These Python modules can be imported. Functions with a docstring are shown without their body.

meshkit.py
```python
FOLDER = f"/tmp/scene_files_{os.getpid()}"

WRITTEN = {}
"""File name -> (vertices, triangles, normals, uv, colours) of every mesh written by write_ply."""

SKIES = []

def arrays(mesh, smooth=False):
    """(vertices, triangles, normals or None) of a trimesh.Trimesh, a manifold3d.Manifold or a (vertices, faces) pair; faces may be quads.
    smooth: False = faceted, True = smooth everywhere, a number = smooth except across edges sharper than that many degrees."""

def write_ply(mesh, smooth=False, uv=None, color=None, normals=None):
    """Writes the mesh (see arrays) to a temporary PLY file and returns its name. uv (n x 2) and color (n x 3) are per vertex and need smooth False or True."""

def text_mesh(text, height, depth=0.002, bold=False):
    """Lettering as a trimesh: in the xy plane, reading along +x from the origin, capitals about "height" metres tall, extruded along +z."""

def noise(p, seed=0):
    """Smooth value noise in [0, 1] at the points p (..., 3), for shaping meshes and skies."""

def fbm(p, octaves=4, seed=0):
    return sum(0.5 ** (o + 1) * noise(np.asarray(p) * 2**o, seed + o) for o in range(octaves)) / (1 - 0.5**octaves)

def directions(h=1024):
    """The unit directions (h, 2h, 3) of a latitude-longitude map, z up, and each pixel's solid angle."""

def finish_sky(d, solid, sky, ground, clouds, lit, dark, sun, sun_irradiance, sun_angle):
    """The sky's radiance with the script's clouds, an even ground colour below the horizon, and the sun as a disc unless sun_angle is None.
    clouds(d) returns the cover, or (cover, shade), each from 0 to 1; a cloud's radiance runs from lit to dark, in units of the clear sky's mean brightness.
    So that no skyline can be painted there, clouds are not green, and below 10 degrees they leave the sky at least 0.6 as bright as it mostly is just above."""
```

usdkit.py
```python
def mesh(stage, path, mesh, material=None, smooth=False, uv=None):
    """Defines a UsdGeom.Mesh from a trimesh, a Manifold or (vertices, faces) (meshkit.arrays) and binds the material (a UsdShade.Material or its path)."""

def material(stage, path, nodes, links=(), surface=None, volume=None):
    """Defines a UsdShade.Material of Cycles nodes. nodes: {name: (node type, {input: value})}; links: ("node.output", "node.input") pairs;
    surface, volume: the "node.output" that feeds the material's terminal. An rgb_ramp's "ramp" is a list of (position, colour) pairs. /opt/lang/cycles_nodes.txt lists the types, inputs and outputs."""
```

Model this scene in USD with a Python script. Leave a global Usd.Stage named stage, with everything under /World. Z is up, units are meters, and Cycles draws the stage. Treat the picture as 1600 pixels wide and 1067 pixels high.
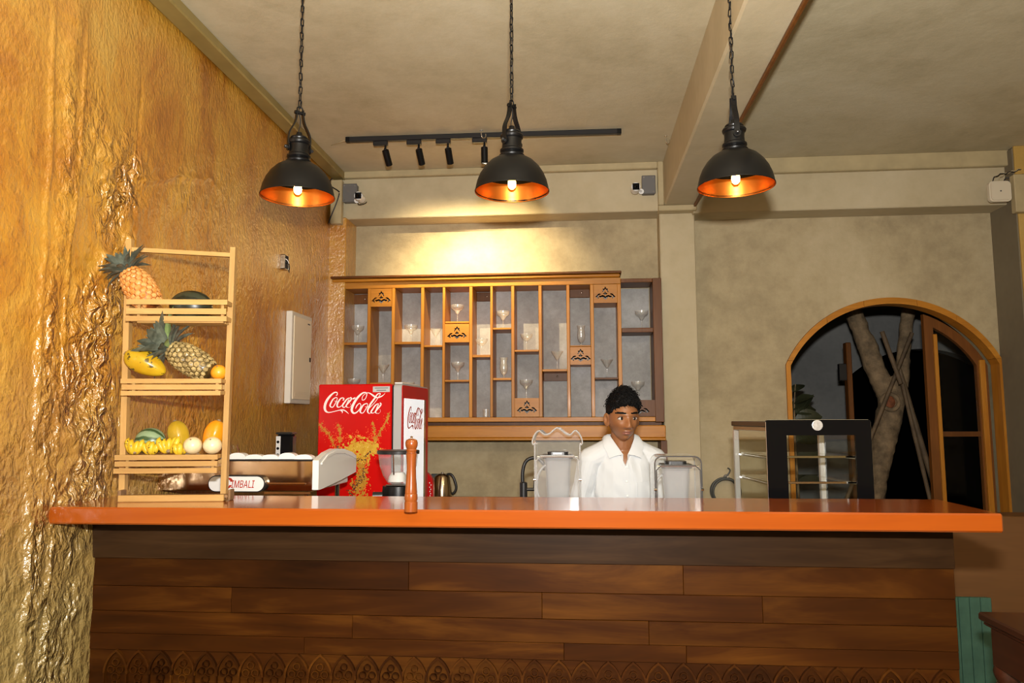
import math, random
import numpy as np, trimesh, usdkit, meshkit
import manifold3d as m3
from shapely.geometry import Polygon, Point, LineString, box as sbox
from shapely import affinity
from shapely.ops import unary_union
from pxr import Usd, UsdGeom, UsdLux, UsdShade, Gf, Sdf

stage = Usd.Stage.CreateInMemory()
UsdGeom.SetStageUpAxis(stage, UsdGeom.Tokens.z)
UsdGeom.SetStageMetersPerUnit(stage, 1.0)
UsdGeom.Xform.Define(stage, '/World')
stage.SetDefaultPrim(stage.GetPrimAtPath('/World'))

# ------------------------------------------------------------------ camera
F, W, H = 1180.0, 1600.0, 1067.0
VX, VY = 905.0, 655.0            # where the room's depth axis vanishes
ROLL = math.radians(0.2)
CAM = np.array([0.0, 0.0, 1.52])
_d = np.array([(VX - W / 2) / F, (H / 2 - VY) / F, -1.0]); _d /= np.linalg.norm(_d)
_u = np.array([0, 1, _d[1] / -_d[2]]); _u /= np.linalg.norm(_u)
_r = np.cross(_d, _u)
W2C = np.stack([_r, _d, _u], 1)  # world axes in camera coordinates
_c, _s = math.cos(ROLL), math.sin(ROLL)
W2C = np.array([[_c, -_s, 0], [_s, _c, 0], [0, 0, 1]]) @ W2C
C2W = W2C.T
cam = UsdGeom.Camera.Define(stage, '/World/camera')
cam.CreateHorizontalApertureAttr(36.0)
cam.CreateVerticalApertureAttr(36.0 * H / W)
cam.CreateFocalLengthAttr(36.0 * F / W)
cam.CreateClippingRangeAttr(Gf.Vec2f(0.05, 200))
cam.CreateExposureAttr(0.0)
_m = np.eye(4); _m[:3, :3] = C2W; _m[:3, 3] = CAM
cam.AddTransformOp().Set(Gf.Matrix4d(_m.T.tolist()))


def ray(px, py):
    return C2W @ np.array([(px - W / 2) / F, (H / 2 - py) / F, -1.0])
def P(px, py, y):                # the point of the plane at depth y seen there
    r = ray(px, py); return CAM + r * (y / r[1])
def PZ(px, py, z):
    r = ray(px, py); return CAM + r * ((z - CAM[2]) / r[2])
def PX(px, py, x):
    r = ray(px, py); return CAM + r * ((x - CAM[0]) / r[0])

# ------------------------------------------------------------------ lights
def xform_light(l, pos, target):
    pos, target = np.array(pos, float), np.array(target, float)
    z = pos - target; z /= np.linalg.norm(z)
    x = np.cross([0, 0, 1.0], z)
    if np.linalg.norm(x) < 1e-3: x = np.array([1.0, 0, 0])
    x /= np.linalg.norm(x); y = np.cross(z, x)
    m = np.eye(4); m[:3, 0], m[:3, 1], m[:3, 2], m[:3, 3] = x, y, z, pos
    l.AddTransformOp().Set(Gf.Matrix4d(m.T.tolist()))
def rect_light(name, pos, target, w, h, power, color):
    l = UsdLux.RectLight.Define(stage, '/World/' + name)
    l.CreateWidthAttr(w); l.CreateHeightAttr(h); l.CreateIntensityAttr(power / (w * h)); l.CreateColorAttr(Gf.Vec3f(*color))
    xform_light(l, pos, target); return l
FLASH, ROOM, SPOT, BULB = 78.0, 20.0, 38.0, 13.0
# the photographer's flash, a hand's breadth above the lens
rect_light('camera_flash', (0.02, -0.02, 1.77), (0.05, 3.0, 4.3), 0.10, 0.07, FLASH, (1.0, 0.97, 0.92))
# the room's own ceiling lamps, behind the photographer
rect_light('room_lamp', (-0.3, -0.9, 3.40), (-0.3, -0.9, 0), 0.9, 0.5, ROOM, (1.0, 0.83, 0.58))
rect_light('room_lamp_001', (2.4, -0.6, 3.40), (2.4, -0.6, 0), 0.9, 0.5, ROOM * 1.5, (1.0, 0.83, 0.58))

# ------------------------------------------------------------------ stage helpers
used = {}
def numbered(path):
    n = used.get(path, -1) + 1; used[path] = n
    return path if n == 0 else f'{path}_{n:03d}'
def tag(prim, label=None, cat=None, group=None, kind=None):
    for k, v in (('label', label), ('category', cat), ('group', group), ('kind', kind)):
        if v: prim.SetCustomDataByKey(k, v)
TURN = None                       # (pivot, degrees): things built while it is set stand turned about that upright line
def thing(name, label, cat, loc=(0, 0, 0), rot=(0, 0, 0), group=None):
    if TURN:
        c, d = np.array(TURN[0], float), math.radians(TURN[1]); v = np.array(loc, float) - c
        loc = c + [v[0] * math.cos(d) - v[1] * math.sin(d), v[0] * math.sin(d) + v[1] * math.cos(d), v[2]]; rot = (0, 0, TURN[1])
    x = UsdGeom.Xform.Define(stage, numbered('/World/' + name))
    x.AddTranslateOp().Set(Gf.Vec3d(*map(float, loc)))
    if any(rot): x.AddRotateXYZOp().Set(Gf.Vec3f(*map(float, rot)))
    tag(x.GetPrim(), label, cat, group)
    return x.GetPrim()
def part(parent, name, mesh, mat, smooth=False, label=None, kind=None):
    base = str(parent.GetPath()) if parent is not None else '/World'
    if isinstance(mesh, (list, tuple)) and len(mesh) and isinstance(mesh[0], trimesh.Trimesh): mesh = trimesh.util.concatenate(mesh)
    m = usdkit.mesh(stage, numbered(f'{base}/{name}'), mesh, mat, smooth=smooth)
    if label or kind: tag(m.GetPrim(), label, None, None, kind)
    return m.GetPrim()
def single(name, mesh, mat, label, cat, group=None, smooth=False, kind=None):
    p = part(None, name, mesh, mat, smooth); tag(p, label, cat, group, kind); return p
def struct(name, mesh, mat, smooth=False):
    p = part(None, name, mesh, mat, smooth); tag(p, kind='structure'); return p
def dup(src, loc, rot=(0, 0, 0), label=None, group=None):
    was = src.GetCustomData()
    nm = src.GetName()
    x = UsdGeom.Xform.Define(stage, numbered('/World/' + nm))
    pr = x.GetPrim()
    pr.GetReferences().AddInternalReference(src.GetPath())
    x.ClearXformOpOrder()
    x.AddTranslateOp().Set(Gf.Vec3d(*map(float, loc)))
    if any(rot) or src.GetAttribute('xformOp:rotateXYZ'): x.AddRotateXYZOp().Set(Gf.Vec3f(*map(float, rot)))
    pr.SetInstanceable(True)
    tag(pr, label or was['label'], was['category'], group or was.get('group'))
    return pr

# ------------------------------------------------------------------ mesh helpers
cat = trimesh.util.concatenate
def TM(v, f): return trimesh.Trimesh(np.asarray(v, float), np.asarray(f, int), process=False)
def quads(q): q = np.asarray(q); return np.vstack([q[:, [0, 1, 2]], q[:, [0, 2, 3]]])
def cbox(lo, hi, b=0.003):
    lo, hi = np.array(lo, float), np.array(hi, float); lo, hi = np.minimum(lo, hi), np.maximum(lo, hi)
    b = min(b, 0.45 * (hi - lo).min()); pts = []
    for s in np.ndindex(2, 2, 2):
        c = np.where(s, hi, lo); sg = np.where(s, -1, 1)
        for k in range(3):
            p = c + sg * b; p[k] = c[k]; pts.append(p)
    return trimesh.convex.convex_hull(np.array(pts))
def lathe(prof, n=32, closed=False):
    prof = np.array(prof, float); k = len(prof); a = np.arange(n) * 2 * np.pi / n
    v = np.stack([prof[:, None, 0] * np.cos(a), prof[:, None, 0] * np.sin(a), np.repeat(prof[:, 1:2], n, 1)], -1).reshape(-1, 3)
    q = []
    for i in range(k if closed else k - 1):
        i2 = (i + 1) % k
        for j in range(n):
            j2 = (j + 1) % n; q.append((i * n + j, i * n + j2, i2 * n + j2, i2 * n + j))
    m = TM(v, quads(q)); m.merge_vertices(); m.update_faces(m.nondegenerate_faces())
    if m.volume < 0: m.invert()
    return m
def tube(pts, r, n=8, closed=False):
    p = np.asarray(pts, float); k = len(p); r = np.broadcast_to(r, (k,))
    t = (np.roll(p, -1, 0) - np.roll(p, 1, 0)) if closed else np.gradient(p, axis=0)
    t /= np.linalg.norm(t, axis=1, keepdims=True) + 1e-12
    nrm = np.cross(t[0], [0, 0, 1.0] if abs(t[0][2]) < .9 else [1.0, 0, 0]); N = []
    for i in range(k):
        nrm = nrm - t[i] * (nrm @ t[i]); nrm /= np.linalg.norm(nrm); N.append(nrm)
    N = np.array(N); B = np.cross(t, N); a = np.arange(n) * 2 * np.pi / n
    v = (p[:, None] + r[:, None, None] * (np.cos(a)[None, :, None] * N[:, None] + np.sin(a)[None, :, None] * B[:, None])).reshape(-1, 3)
    q = []
    for i in range(k if closed else k - 1):
        i2 = (i + 1) % k
        for j in range(n): j2 = (j + 1) % n; q.append((i * n + j, i * n + j2, i2 * n + j2, i2 * n + j))
    f = quads(q)
    if not closed:
        v = np.vstack([v, p[:1], p[-1:]]); c0, c1 = k * n, k * n + 1
        f = np.vstack([f, [(c0, (j + 1) % n, j) for j in range(n)], [(c1, (k - 1) * n + j, (k - 1) * n + (j + 1) % n) for j in range(n)]])
    m = TM(v, f)
    if m.volume < 0: m.invert()
    return m
def curve(pts, n=24):
    from scipy.interpolate import CubicSpline
    p = np.array(pts, float); s = np.r_[0, np.cumsum(np.linalg.norm(np.diff(p[:, :min(3, p.shape[1])], axis=0), axis=1) + 1e-9)]
    return CubicSpline(s, p)(np.linspace(0, s[-1], n))
def extr(poly, depth):
    gs = getattr(poly, 'geoms', [poly])
    return cat([trimesh.creation.extrude_polygon(g, depth, engine='earcut') for g in gs if g.area > 1e-9])
def xz(poly, y0, depth):           # a shape drawn in x,z and extruded from y0 away from the camera
    m = extr(poly, depth); v = m.vertices
    return TM(np.stack([v[:, 0], y0 + depth - v[:, 2], v[:, 1]], 1), m.faces)
def mv(m, loc=(0, 0, 0), rot=(0, 0, 0), sc=None):
    m = m.copy()
    if sc is not None: m.apply_scale(sc)
    T = trimesh.transformations.euler_matrix(*np.radians(rot)); T[:3, 3] = loc
    m.apply_transform(T); return m
def ball(r=1.0, sub=3, sc=(1, 1, 1)): m = trimesh.creation.icosphere(sub, r); m.apply_scale(sc); return m
def cyl(p, q, r, n=20): return tube([p, q], [r, r], n)

# ------------------------------------------------------------------ materials
Lk = '/World/Looks/'
UsdGeom.Scope.Define(stage, '/World/Looks')
def plain(name, col, rough=.5, metal=0., coat=0., var=0., vscale=4., bump=0., bscale=60., col2=None, spec=.5, extra=None):
    col = np.array(col, float); n = {'p': ('principled_bsdf', dict(base_color=col, roughness=rough, metallic=metal, coat_weight=coat, specular_ior_level=spec, **(extra or {})))}; L = []
    if var or bump: n['tc'] = ('texture_coordinate', {})
    if var:
        a, b = (col * (1 - var), np.minimum(col * (1 + var), 1)) if col2 is None else (col, np.array(col2, float))
        n['n'] = ('noise_texture', dict(scale=vscale, detail=6.0, roughness=.6)); n['r'] = ('rgb_ramp', dict(ramp=[(.3, a), (.7, b)]))
        L += [('tc.object', 'n.vector'), ('n.fac', 'r.fac'), ('r.color', 'p.base_color')]
    if bump:
        n['nb'] = ('noise_texture', dict(scale=bscale, detail=4.0)); n['b'] = ('bump', dict(strength=bump, distance=.01))
        L += [('tc.object', 'nb.vector'), ('nb.fac', 'b.height'), ('b.normal', 'p.normal')]
    return usdkit.material(stage, Lk + name, n, L, 'p.BSDF')
def woodm(name, c1, c2, c3, axis=0, scale=1., rough=.4, coat=0., bump=.06, rnd=.25, band=14., spec=.5):
    sc = [band * scale] * 3; sc[axis] = 1.1 * scale
    sc2 = [3.0 * scale] * 3; sc2[axis] = .8 * scale
    n = {'tc': ('texture_coordinate', {}), 'oi': ('object_info', {}), 'cx': ('combine_xyz', {}), 'mu': ('math', dict(math_type='multiply', value2=37.0)),
         'ad': ('vector_math', dict(math_type='add')), 'm1': ('mapping', dict(scale=sc)), 'm2': ('mapping', dict(scale=sc2)),
         'n1': ('noise_texture', dict(scale=1.0, detail=7.0, roughness=.65, distortion=1.2)), 'n2': ('noise_texture', dict(scale=1.0, detail=3.0, distortion=.6)),
         'mx': ('mix_float', dict(fac=.45)), 'r': ('rgb_ramp', dict(ramp=[(.28, c1), (.5, c2), (.72, c3)])),
         'rv': ('map_range', dict(to_min=1 - rnd, to_max=1 + rnd)), 'hs': ('hsv', {}),
         'b': ('bump', dict(strength=bump, distance=.004)), 'p': ('principled_bsdf', dict(roughness=rough, coat_weight=coat, coat_roughness=.08, specular_ior_level=spec))}
    L = [('oi.random', 'mu.value1'), ('mu.value', 'cx.x'), ('mu.value', 'cx.y'), ('mu.value', 'cx.z'), ('tc.object', 'ad.vector1'), ('cx.vector', 'ad.vector2'),
         ('ad.vector', 'm1.vector'), ('ad.vector', 'm2.vector'), ('m1.vector', 'n1.vector'), ('m2.vector', 'n2.vector'), ('n1.fac', 'mx.a'), ('n2.fac', 'mx.b'), ('mx.result', 'r.fac'),
         ('oi.random', 'rv.value'), ('r.color', 'hs.color'), ('rv.result', 'hs.value'), ('hs.color', 'p.base_color'), ('n1.fac', 'b.height'), ('b.normal', 'p.normal')]
    return usdkit.material(stage, Lk + name, n, L, 'p.BSDF')
def plaster(name, c1, c2, c3, scale=1.2, rough=.75, bump=.25, stain=None, spec=.3):
    n = {'g': ('geometry', {}), 'n1': ('noise_texture', dict(scale=scale, detail=8.0, roughness=.62, distortion=.4)), 'n2': ('noise_texture', dict(scale=scale * 9, detail=6.0, roughness=.7)),
         'mx': ('mix_float', dict(fac=.3)), 'r': ('rgb_ramp', dict(ramp=[(.3, c1), (.5, c2), (.68, c3)])), 'n3': ('noise_texture', dict(scale=22.0, detail=8.0, roughness=.65)),
         'b': ('bump', dict(strength=bump, distance=.012)), 'p': ('principled_bsdf', dict(roughness=rough, specular_ior_level=spec))}
    L = [('g.position', 'n1.vector'), ('g.position', 'n2.vector'), ('g.position', 'n3.vector'), ('n1.fac', 'mx.a'), ('n2.fac', 'mx.b'), ('mx.result', 'r.fac'), ('r.color', 'p.base_color'), ('n3.fac', 'b.height'), ('b.normal', 'p.normal')]
    return usdkit.material(stage, Lk + name, n, L, 'p.BSDF')
def emit(name, col, s): return usdkit.material(stage, Lk + name, {'e': ('emission', dict(color=col, strength=s))}, [], 'e.emission')
def pane(name, tint=(1, 1, 1), ior=1.5, rough=.02, refl=1.0):
    return usdkit.material(stage, Lk + name, {'t': ('transparent_bsdf', dict(color=tint)), 'g': ('glossy_bsdf', dict(color=(refl,) * 3, roughness=rough)), 'f': ('fresnel', dict(IOR=ior)), 'ge': ('geometry', {}), 'iv': ('math', dict(math_type='subtract', value1=1.0)), 'mm': ('math', dict(math_type='multiply')), 'm': ('mix_closure', {})},
                           [('ge.backfacing', 'iv.value2'), ('iv.value', 'mm.value1'), ('f.fac', 'mm.value2'), ('mm.value', 'm.fac'), ('t.BSDF', 'm.closure1'), ('g.BSDF', 'm.closure2')], 'm.closure')

CEIL = plaster('ceiling_plaster', (.38, .32, .195), (.51, .445, .295), (.58, .52, .37), scale=.9, bump=.15)
WALLB = plaster('wall_concrete', (.24, .19, .11), (.43, .352, .212), (.54, .455, .295), scale=.85, bump=.2)
GREYW = plaster('shelf_grey_concrete', (.24, .235, .225), (.36, .355, .345), (.50, .50, .50), scale=3.2, bump=.15)
BEAMM = plaster('beam_plaster', (.39, .32, .195), (.48, .405, .26), (.54, .465, .32), scale=.8, bump=.12)
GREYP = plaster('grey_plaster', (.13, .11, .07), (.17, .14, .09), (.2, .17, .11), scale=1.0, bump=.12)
FLOORM = plaster('floor_concrete', (.16, .15, .12), (.22, .21, .17), (.27, .25, .21), scale=2.0, rough=.45)
TRIMD = plain('trim_olive', (.25, .185, .06), .4, var=.15, vscale=6)
TRIM = plain('trim_paint', (.42, .34, .19), .45, var=.12, vscale=6)
COUNTER = woodm('counter_wood', (.275, .050, .004), (.335, .066, .005), (.395, .088, .007), axis=0, scale=.7, rough=.16, coat=.6, bump=.02, rnd=.0, band=20)
WALNUT = woodm('walnut_wood', (.010, .0028, .0004), (.046, .013, .0014), (.13, .046, .005), axis=0, scale=.9, rough=.42, coat=.0, bump=.04, rnd=.14, band=8, spec=.12)
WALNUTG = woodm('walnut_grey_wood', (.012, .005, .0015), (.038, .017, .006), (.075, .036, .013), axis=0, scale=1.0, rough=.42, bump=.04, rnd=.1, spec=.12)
TEAK = woodm('teak_wood', (.30, .105, .009), (.43, .17, .015), (.54, .235, .028), axis=2, scale=1.4, rough=.42, coat=.05, spec=.35, bump=.05, rnd=.12)
TEAKH = woodm('teak_wood_flat', (.30, .105, .009), (.43, .17, .015), (.54, .235, .028), axis=0, scale=1.4, rough=.42, coat=.05, spec=.35, bump=.05, rnd=.12)
REDWOOD = woodm('red_brown_wood', (.085, .028, .005), (.13, .045, .008), (.19, .068, .013), axis=2, scale=1.3, rough=.45, rnd=.15, spec=.3)
PALE = woodm('pine_wood', (.38, .20, .055), (.50, .29, .09), (.58, .36, .13), axis=0, scale=3.0, rough=.5, bump=.08, rnd=.12, band=10)
PALEV = woodm('pine_wood_upright', (.38, .20, .055), (.50, .29, .09), (.58, .36, .13), axis=2, scale=3.0, rough=.5, bump=.08, rnd=.12, band=10)
BLACK = plain('black_metal', (.004, .004, .0043), .36, var=.2, bump=.05, bscale=120, spec=.28)
BLACKG = plain('black_gloss', (.004, .004, .0045), .12, spec=.18)
BLACKP = plain('black_plastic', (.014, .014, .015), .35)
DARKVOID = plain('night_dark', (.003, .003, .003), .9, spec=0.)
CHROME = plain('chrome', (.80, .79, .77), .09, 1.0)
SATIN = plain('satin_chrome', (.85, .84, .82), .28, .7)
STEEL = plain('brushed_steel', (.62, .60, .57), .22, 1.0)
COPPER = plain('copper_inside', (.62, .20, .025), .36, .9)
WHITE = plain('white_plastic', (.74, .73, .71), .3)
WHITEP = plain('white_enamel', (.80, .79, .77), .22)
GREYBOX = plain('grey_plastic', (.13, .125, .12), .5)
REDP = plain('red_print', (.56, .003, .002), .3, spec=.25)
WHITEINK = plain('white_ink', (.80, .77, .74), .4)
GLASSM = plain('clear_glass', (1, 1, 1), .0, extra=dict(transmission_weight=1.0, ior=1.45))
PANE = pane('window_glass', (.97, .98, .975), 1.22)
ACRYL = pane('clear_acrylic', (.985, .99, .99), 1.3, .06)
def hazy(name, dif, col=(.8, .81, .83), ior=1.35, rough=.08): return usdkit.material(stage, Lk + name, {'t': ('transparent_bsdf', dict(color=(.985, .99, .99))), 'd': ('diffuse_bsdf', dict(color=col)), 'g': ('glossy_bsdf', dict(color=(1, 1, 1), roughness=rough)), 'f': ('fresnel', dict(IOR=ior)), 'ge': ('geometry', {}), 'iv': ('math', dict(math_type='subtract', value1=1.0)), 'mm': ('math', dict(math_type='multiply')), 'm1': ('mix_closure', dict(fac=dif)), 'm2': ('mix_closure', {})},
    [('t.BSDF', 'm1.closure1'), ('d.BSDF', 'm1.closure2'), ('ge.backfacing', 'iv.value2'), ('iv.value', 'mm.value1'), ('f.fac', 'mm.value2'), ('mm.value', 'm2.fac'), ('m1.closure', 'm2.closure1'), ('g.BSDF', 'm2.closure2')], 'm2.closure')
HOPPER = hazy('hopper_plastic', .07)
ACRYL = hazy('hazy_acrylic', .045, (.9, .9, .92), 1.45, .07)
# ------------------------------------------------------------------ the room
YF, YBACK = 2.75, 3.22            # counter's front and back edge
XL = P(75, 790, YF)[0]            # left wall's plane
YP = 3.045                        # bar front
YB, YW = 5.93, 6.17               # beam's face, back wall
ZCEIL = P(700, 266, YB)[2]
XR = 4.6
rng = np.random.default_rng(7)

struct('floor', cbox((XL - .3, -3, -.1), (XR + .2, 12, 0), .001), FLOORM)
struct('ceiling', cbox((XL - .3, -3, ZCEIL), (XR + .2, YW + .3, ZCEIL + .12), .001), CEIL)
struct('wall_rear', cbox((XL - .3, -3.15, 0), (XR + .2, -3, ZCEIL), .001), WALLB)
struct('wall_right', cbox((XR, -3, 0), (XR + .15, YW, ZCEIL), .001), WALLB)

# left wall: lumpy varnished ochre plaster, modelled in relief
def wall_left():
    y0, y1, z0, z1, st = 2.35, YW + .3, 0.0, ZCEIL, .0105
    ny, nz = int((y1 - y0) / st), int((z1 - z0) / st)
    yy, zz = np.meshgrid(np.linspace(y0, y1, ny), np.linspace(z0, z1, nz), indexing='ij')
    q = np.stack([yy, zz, yy * 0], -1)
    g = lambda a: np.exp(-a * a)
    sm = lambda x, a, b: np.clip((x - a) / (b - a), 0, 1) ** 2 * (3 - 2 * np.clip((x - a) / (b - a), 0, 1))
    wob = .18 * (meshkit.fbm(q * 1.7, 3, 5) - .5)
    # two rugged strips where old plaster was patched; the top of the wall is smooth
    band1 = g((yy - 3.02 - .12 * (zz - 2.0) + wob) / .17) * (.25 + .75 * sm(zz, .95, 1.3)) * (1 - sm(zz, 2.55, 2.95))
    band2 = g((yy - 2.72 - .03 * (zz - 2) + wob * .5) / .05) * (1 - sm(zz, 3.1, 3.5))
    low = g((yy - 2.83 + wob) / .16) * (1 - sm(zz, 1.0, 1.35))
    mask = np.clip(band1 + .22 * low, 0, 1)
    rough = meshkit.fbm(q * 9, 5, 11); ridge = 1 - np.abs(2 * meshkit.fbm(q * 5.5, 4, 23) - 1)
    h = mask * (.055 * (rough - .5) + .045 * (ridge - .7) + .030 * (meshkit.fbm(q * 24, 2, 71) - .5)) + .016 * band2 * ridge
    h += .010 * (meshkit.fbm(q * [2.2, 1.4, 1], 4, 3) - .5)
    # cracks and edges of the patches, running down and across
    for k, (a, b, c, w, amp) in enumerate([(2.79, .02, .05, .010, .012), (2.64, -.01, .06, .012, .010), (3.18, .03, .07, .008, -.010)]):
        h += amp * g((yy - (a + b * (zz - 2) + c * (meshkit.fbm(np.stack([zz * 2.3, zz * 0 + k, zz * 0], -1), 4, 40 + k) - .5))) / w) * (1 - sm(zz, 2.9, 3.3))
    line = 2.74 + .10 * np.sin(yy * 5.3) + .16 * (meshkit.fbm(np.stack([yy * 4, yy * 0, yy * 0], -1), 4, 77) - .5)
    h += .013 * g((zz - line) / .012) * sm(yy, 3.1, 3.3) * (1 - sm(yy, 3.7, 4.2))
    fine = meshkit.fbm(q * [38, 22, 1], 3, 61)
    h += .004 * (fine - .5) * (1 - .8 * sm(zz - .55 * (yy - 3.2) * 0, 2.75, 3.05))
    v = np.stack([XL + h, yy, zz], -1).reshape(-1, 3)
    i, j = np.meshgrid(np.arange(ny - 1), np.arange(nz - 1), indexing='ij'); a = i * nz + j
    f = quads(np.stack([a, a + nz, a + nz + 1, a + 1], -1).reshape(-1, 4))
    m = TM(v, f)
    mk = np.clip(1.15 * mask * np.clip(2.6 * meshkit.fbm(q * 5, 3, 55) - .55, .15, 1) + .5 * band2 * np.clip(4 * meshkit.fbm(q * [3, 3, 1], 3, 58) - 1.5, 0, 1) + .35 * np.clip(meshkit.fbm(q * [1.6, .9, 1], 4, 90) * 3 - 1.25, 0, 1), 0, 1) * (1 - .85 * sm(zz + .25 * (meshkit.fbm(q * 2.2, 3, 8) - .5), 2.72, 3.0))
    mk = np.r_[mk.reshape(-1), np.zeros(48)]
    return mk, cat([m, cbox((XL - .2, -3, 0), (XL, y0, ZCEIL), .001), cbox((XL - .2, y0, 0), (XL - .03, y1, ZCEIL), .001)])
n = {'g': ('geometry', {}),
     'm1': ('mapping', dict(scale=(1, 1.6, 1.0))), 'n1': ('noise_texture', dict(scale=1.3, detail=8.0, roughness=.62, distortion=.7)),
     'm2': ('mapping', dict(scale=(1, 4.2, 2.4))), 'n2': ('noise_texture', dict(scale=1.6, detail=8.0, roughness=.7, distortion=1.0)),
     'mx': ('mix_float', dict(fac=.42)),
     'r': ('rgb_ramp', dict(ramp=[(.32, (.27, .075, .003)), (.43, (.44, .168, .010)), (.54, (.555, .265, .024)), (.68, (.59, .345, .055))])),
     'sz': ('separate_xyz', {}), 'n4': ('noise_texture', dict(scale=1.8, detail=6.0)), 'ma': ('math', dict(math_type='multiply_add', value2=.9, value3=-.45)), 'ad': ('math', dict(math_type='add')),
     'lo': ('map_range', dict(from_min=.75, from_max=1.75, to_min=1.0, to_max=0.0, clamp=True)), 'mc': ('mix_color', dict(blend_type='mix', b=(.37, .265, .09))),
     'm3': ('mapping', dict(scale=(1, 1.0, .7))), 'at': ('attribute', dict(attribute='rugged')), 'bs': ('map_range', dict(to_min=.06, to_max=1.0)), 'n6': ('noise_texture', dict(scale=60.0, detail=3.0)), 'b2': ('bump', dict(strength=.40, distance=.016)), 'n3': ('noise_texture', dict(scale=24.0, detail=2.2, roughness=.5, distortion=.5)), 'n5': ('noise_texture', dict(scale=7.0, detail=5.0, roughness=.6)),
     'pw': ('math', dict(math_type='multiply')), 'b': ('bump', dict(strength=.75, distance=.17)),
     'rr': ('map_range', dict(from_min=.3, from_max=.7, to_min=.25, to_max=.45)),
     'p': ('principled_bsdf', dict(specular_ior_level=.5, coat_weight=1.0, coat_ior=2.1, coat_roughness=.29))}
Ls = [('g.position', 'm1.vector'), ('m1.vector', 'n1.vector'), ('g.position', 'm2.vector'), ('m2.vector', 'n2.vector'), ('n1.fac', 'mx.a'), ('n2.fac', 'mx.b'), ('mx.result', 'r.fac'),
      ('g.position', 'sz.vector'), ('g.position', 'n4.vector'), ('n4.fac', 'ma.value1'), ('sz.z', 'ad.value1'), ('ma.value', 'ad.value2'), ('ad.value', 'lo.value'), ('lo.result', 'mc.fac'), ('r.color', 'mc.a'), ('mc.result', 'p.base_color'),
      ('g.position', 'm3.vector'), ('m3.vector', 'n3.vector'), ('g.position', 'n5.vector'), ('n3.fac', 'pw.value1'), ('n5.fac', 'pw.value2'), ('pw.value', 'b.height'), ('at.fac', 'bs.value'), ('bs.result', 'b.strength'), ('m3.vector', 'n6.vector'), ('n6.fac', 'b2.height'), ('b2.normal', 'b.normal'), ('b.normal', 'p.normal'), ('b.normal', 'p.coat_normal'), ('n5.fac', 'rr.value'), ('rr.result', 'p.roughness')]
OCHRE = usdkit.material(stage, Lk + 'ochre_plaster', n, Ls, 'p.BSDF')
wl_mask, wl = wall_left()
wlp = struct('wall_left', wl, OCHRE, smooth=True)
UsdGeom.PrimvarsAPI(wlp).CreatePrimvar('rugged', Sdf.ValueTypeNames.FloatArray, 'vertex').Set([float(x) for x in wl_mask])

# back wall with the arched opening
AL, AR = P(1230, 640, YW)[0], P(1572, 640, YW)[0]
ASP, ATOP = P(1400, 568, YW)[2], P(1400, 465, YW)[2]
def arch_poly(x0, x1, zs, zt, z0=-.02, n=48):
    w, h = (x1 - x0) / 2, zt - zs; r = (w * w + h * h) / (2 * h); cx, cz = (x0 + x1) / 2, zt - r
    a = math.asin(w / r); t = np.linspace(-a, a, n)
    return Polygon([(x0, z0)] + [(cx + r * math.sin(k), cz + r * math.cos(k)) for k in t] + [(x1, z0)])
opening = arch_poly(AL, AR, ASP, ATOP)
struct('wall_back', xz(sbox(XL - .3, 0, XR + .2, ZCEIL).difference(opening), YW, .26), WALLB)
ZBB = P(780, 336, YB)[2]          # beam's lower edge
CX0, CX1 = P(1034, 500, YB + .06)[0], P(1090, 500, YB + .06)[0]
RX = P(1555, 450, YW)[0]          # right pier
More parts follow.
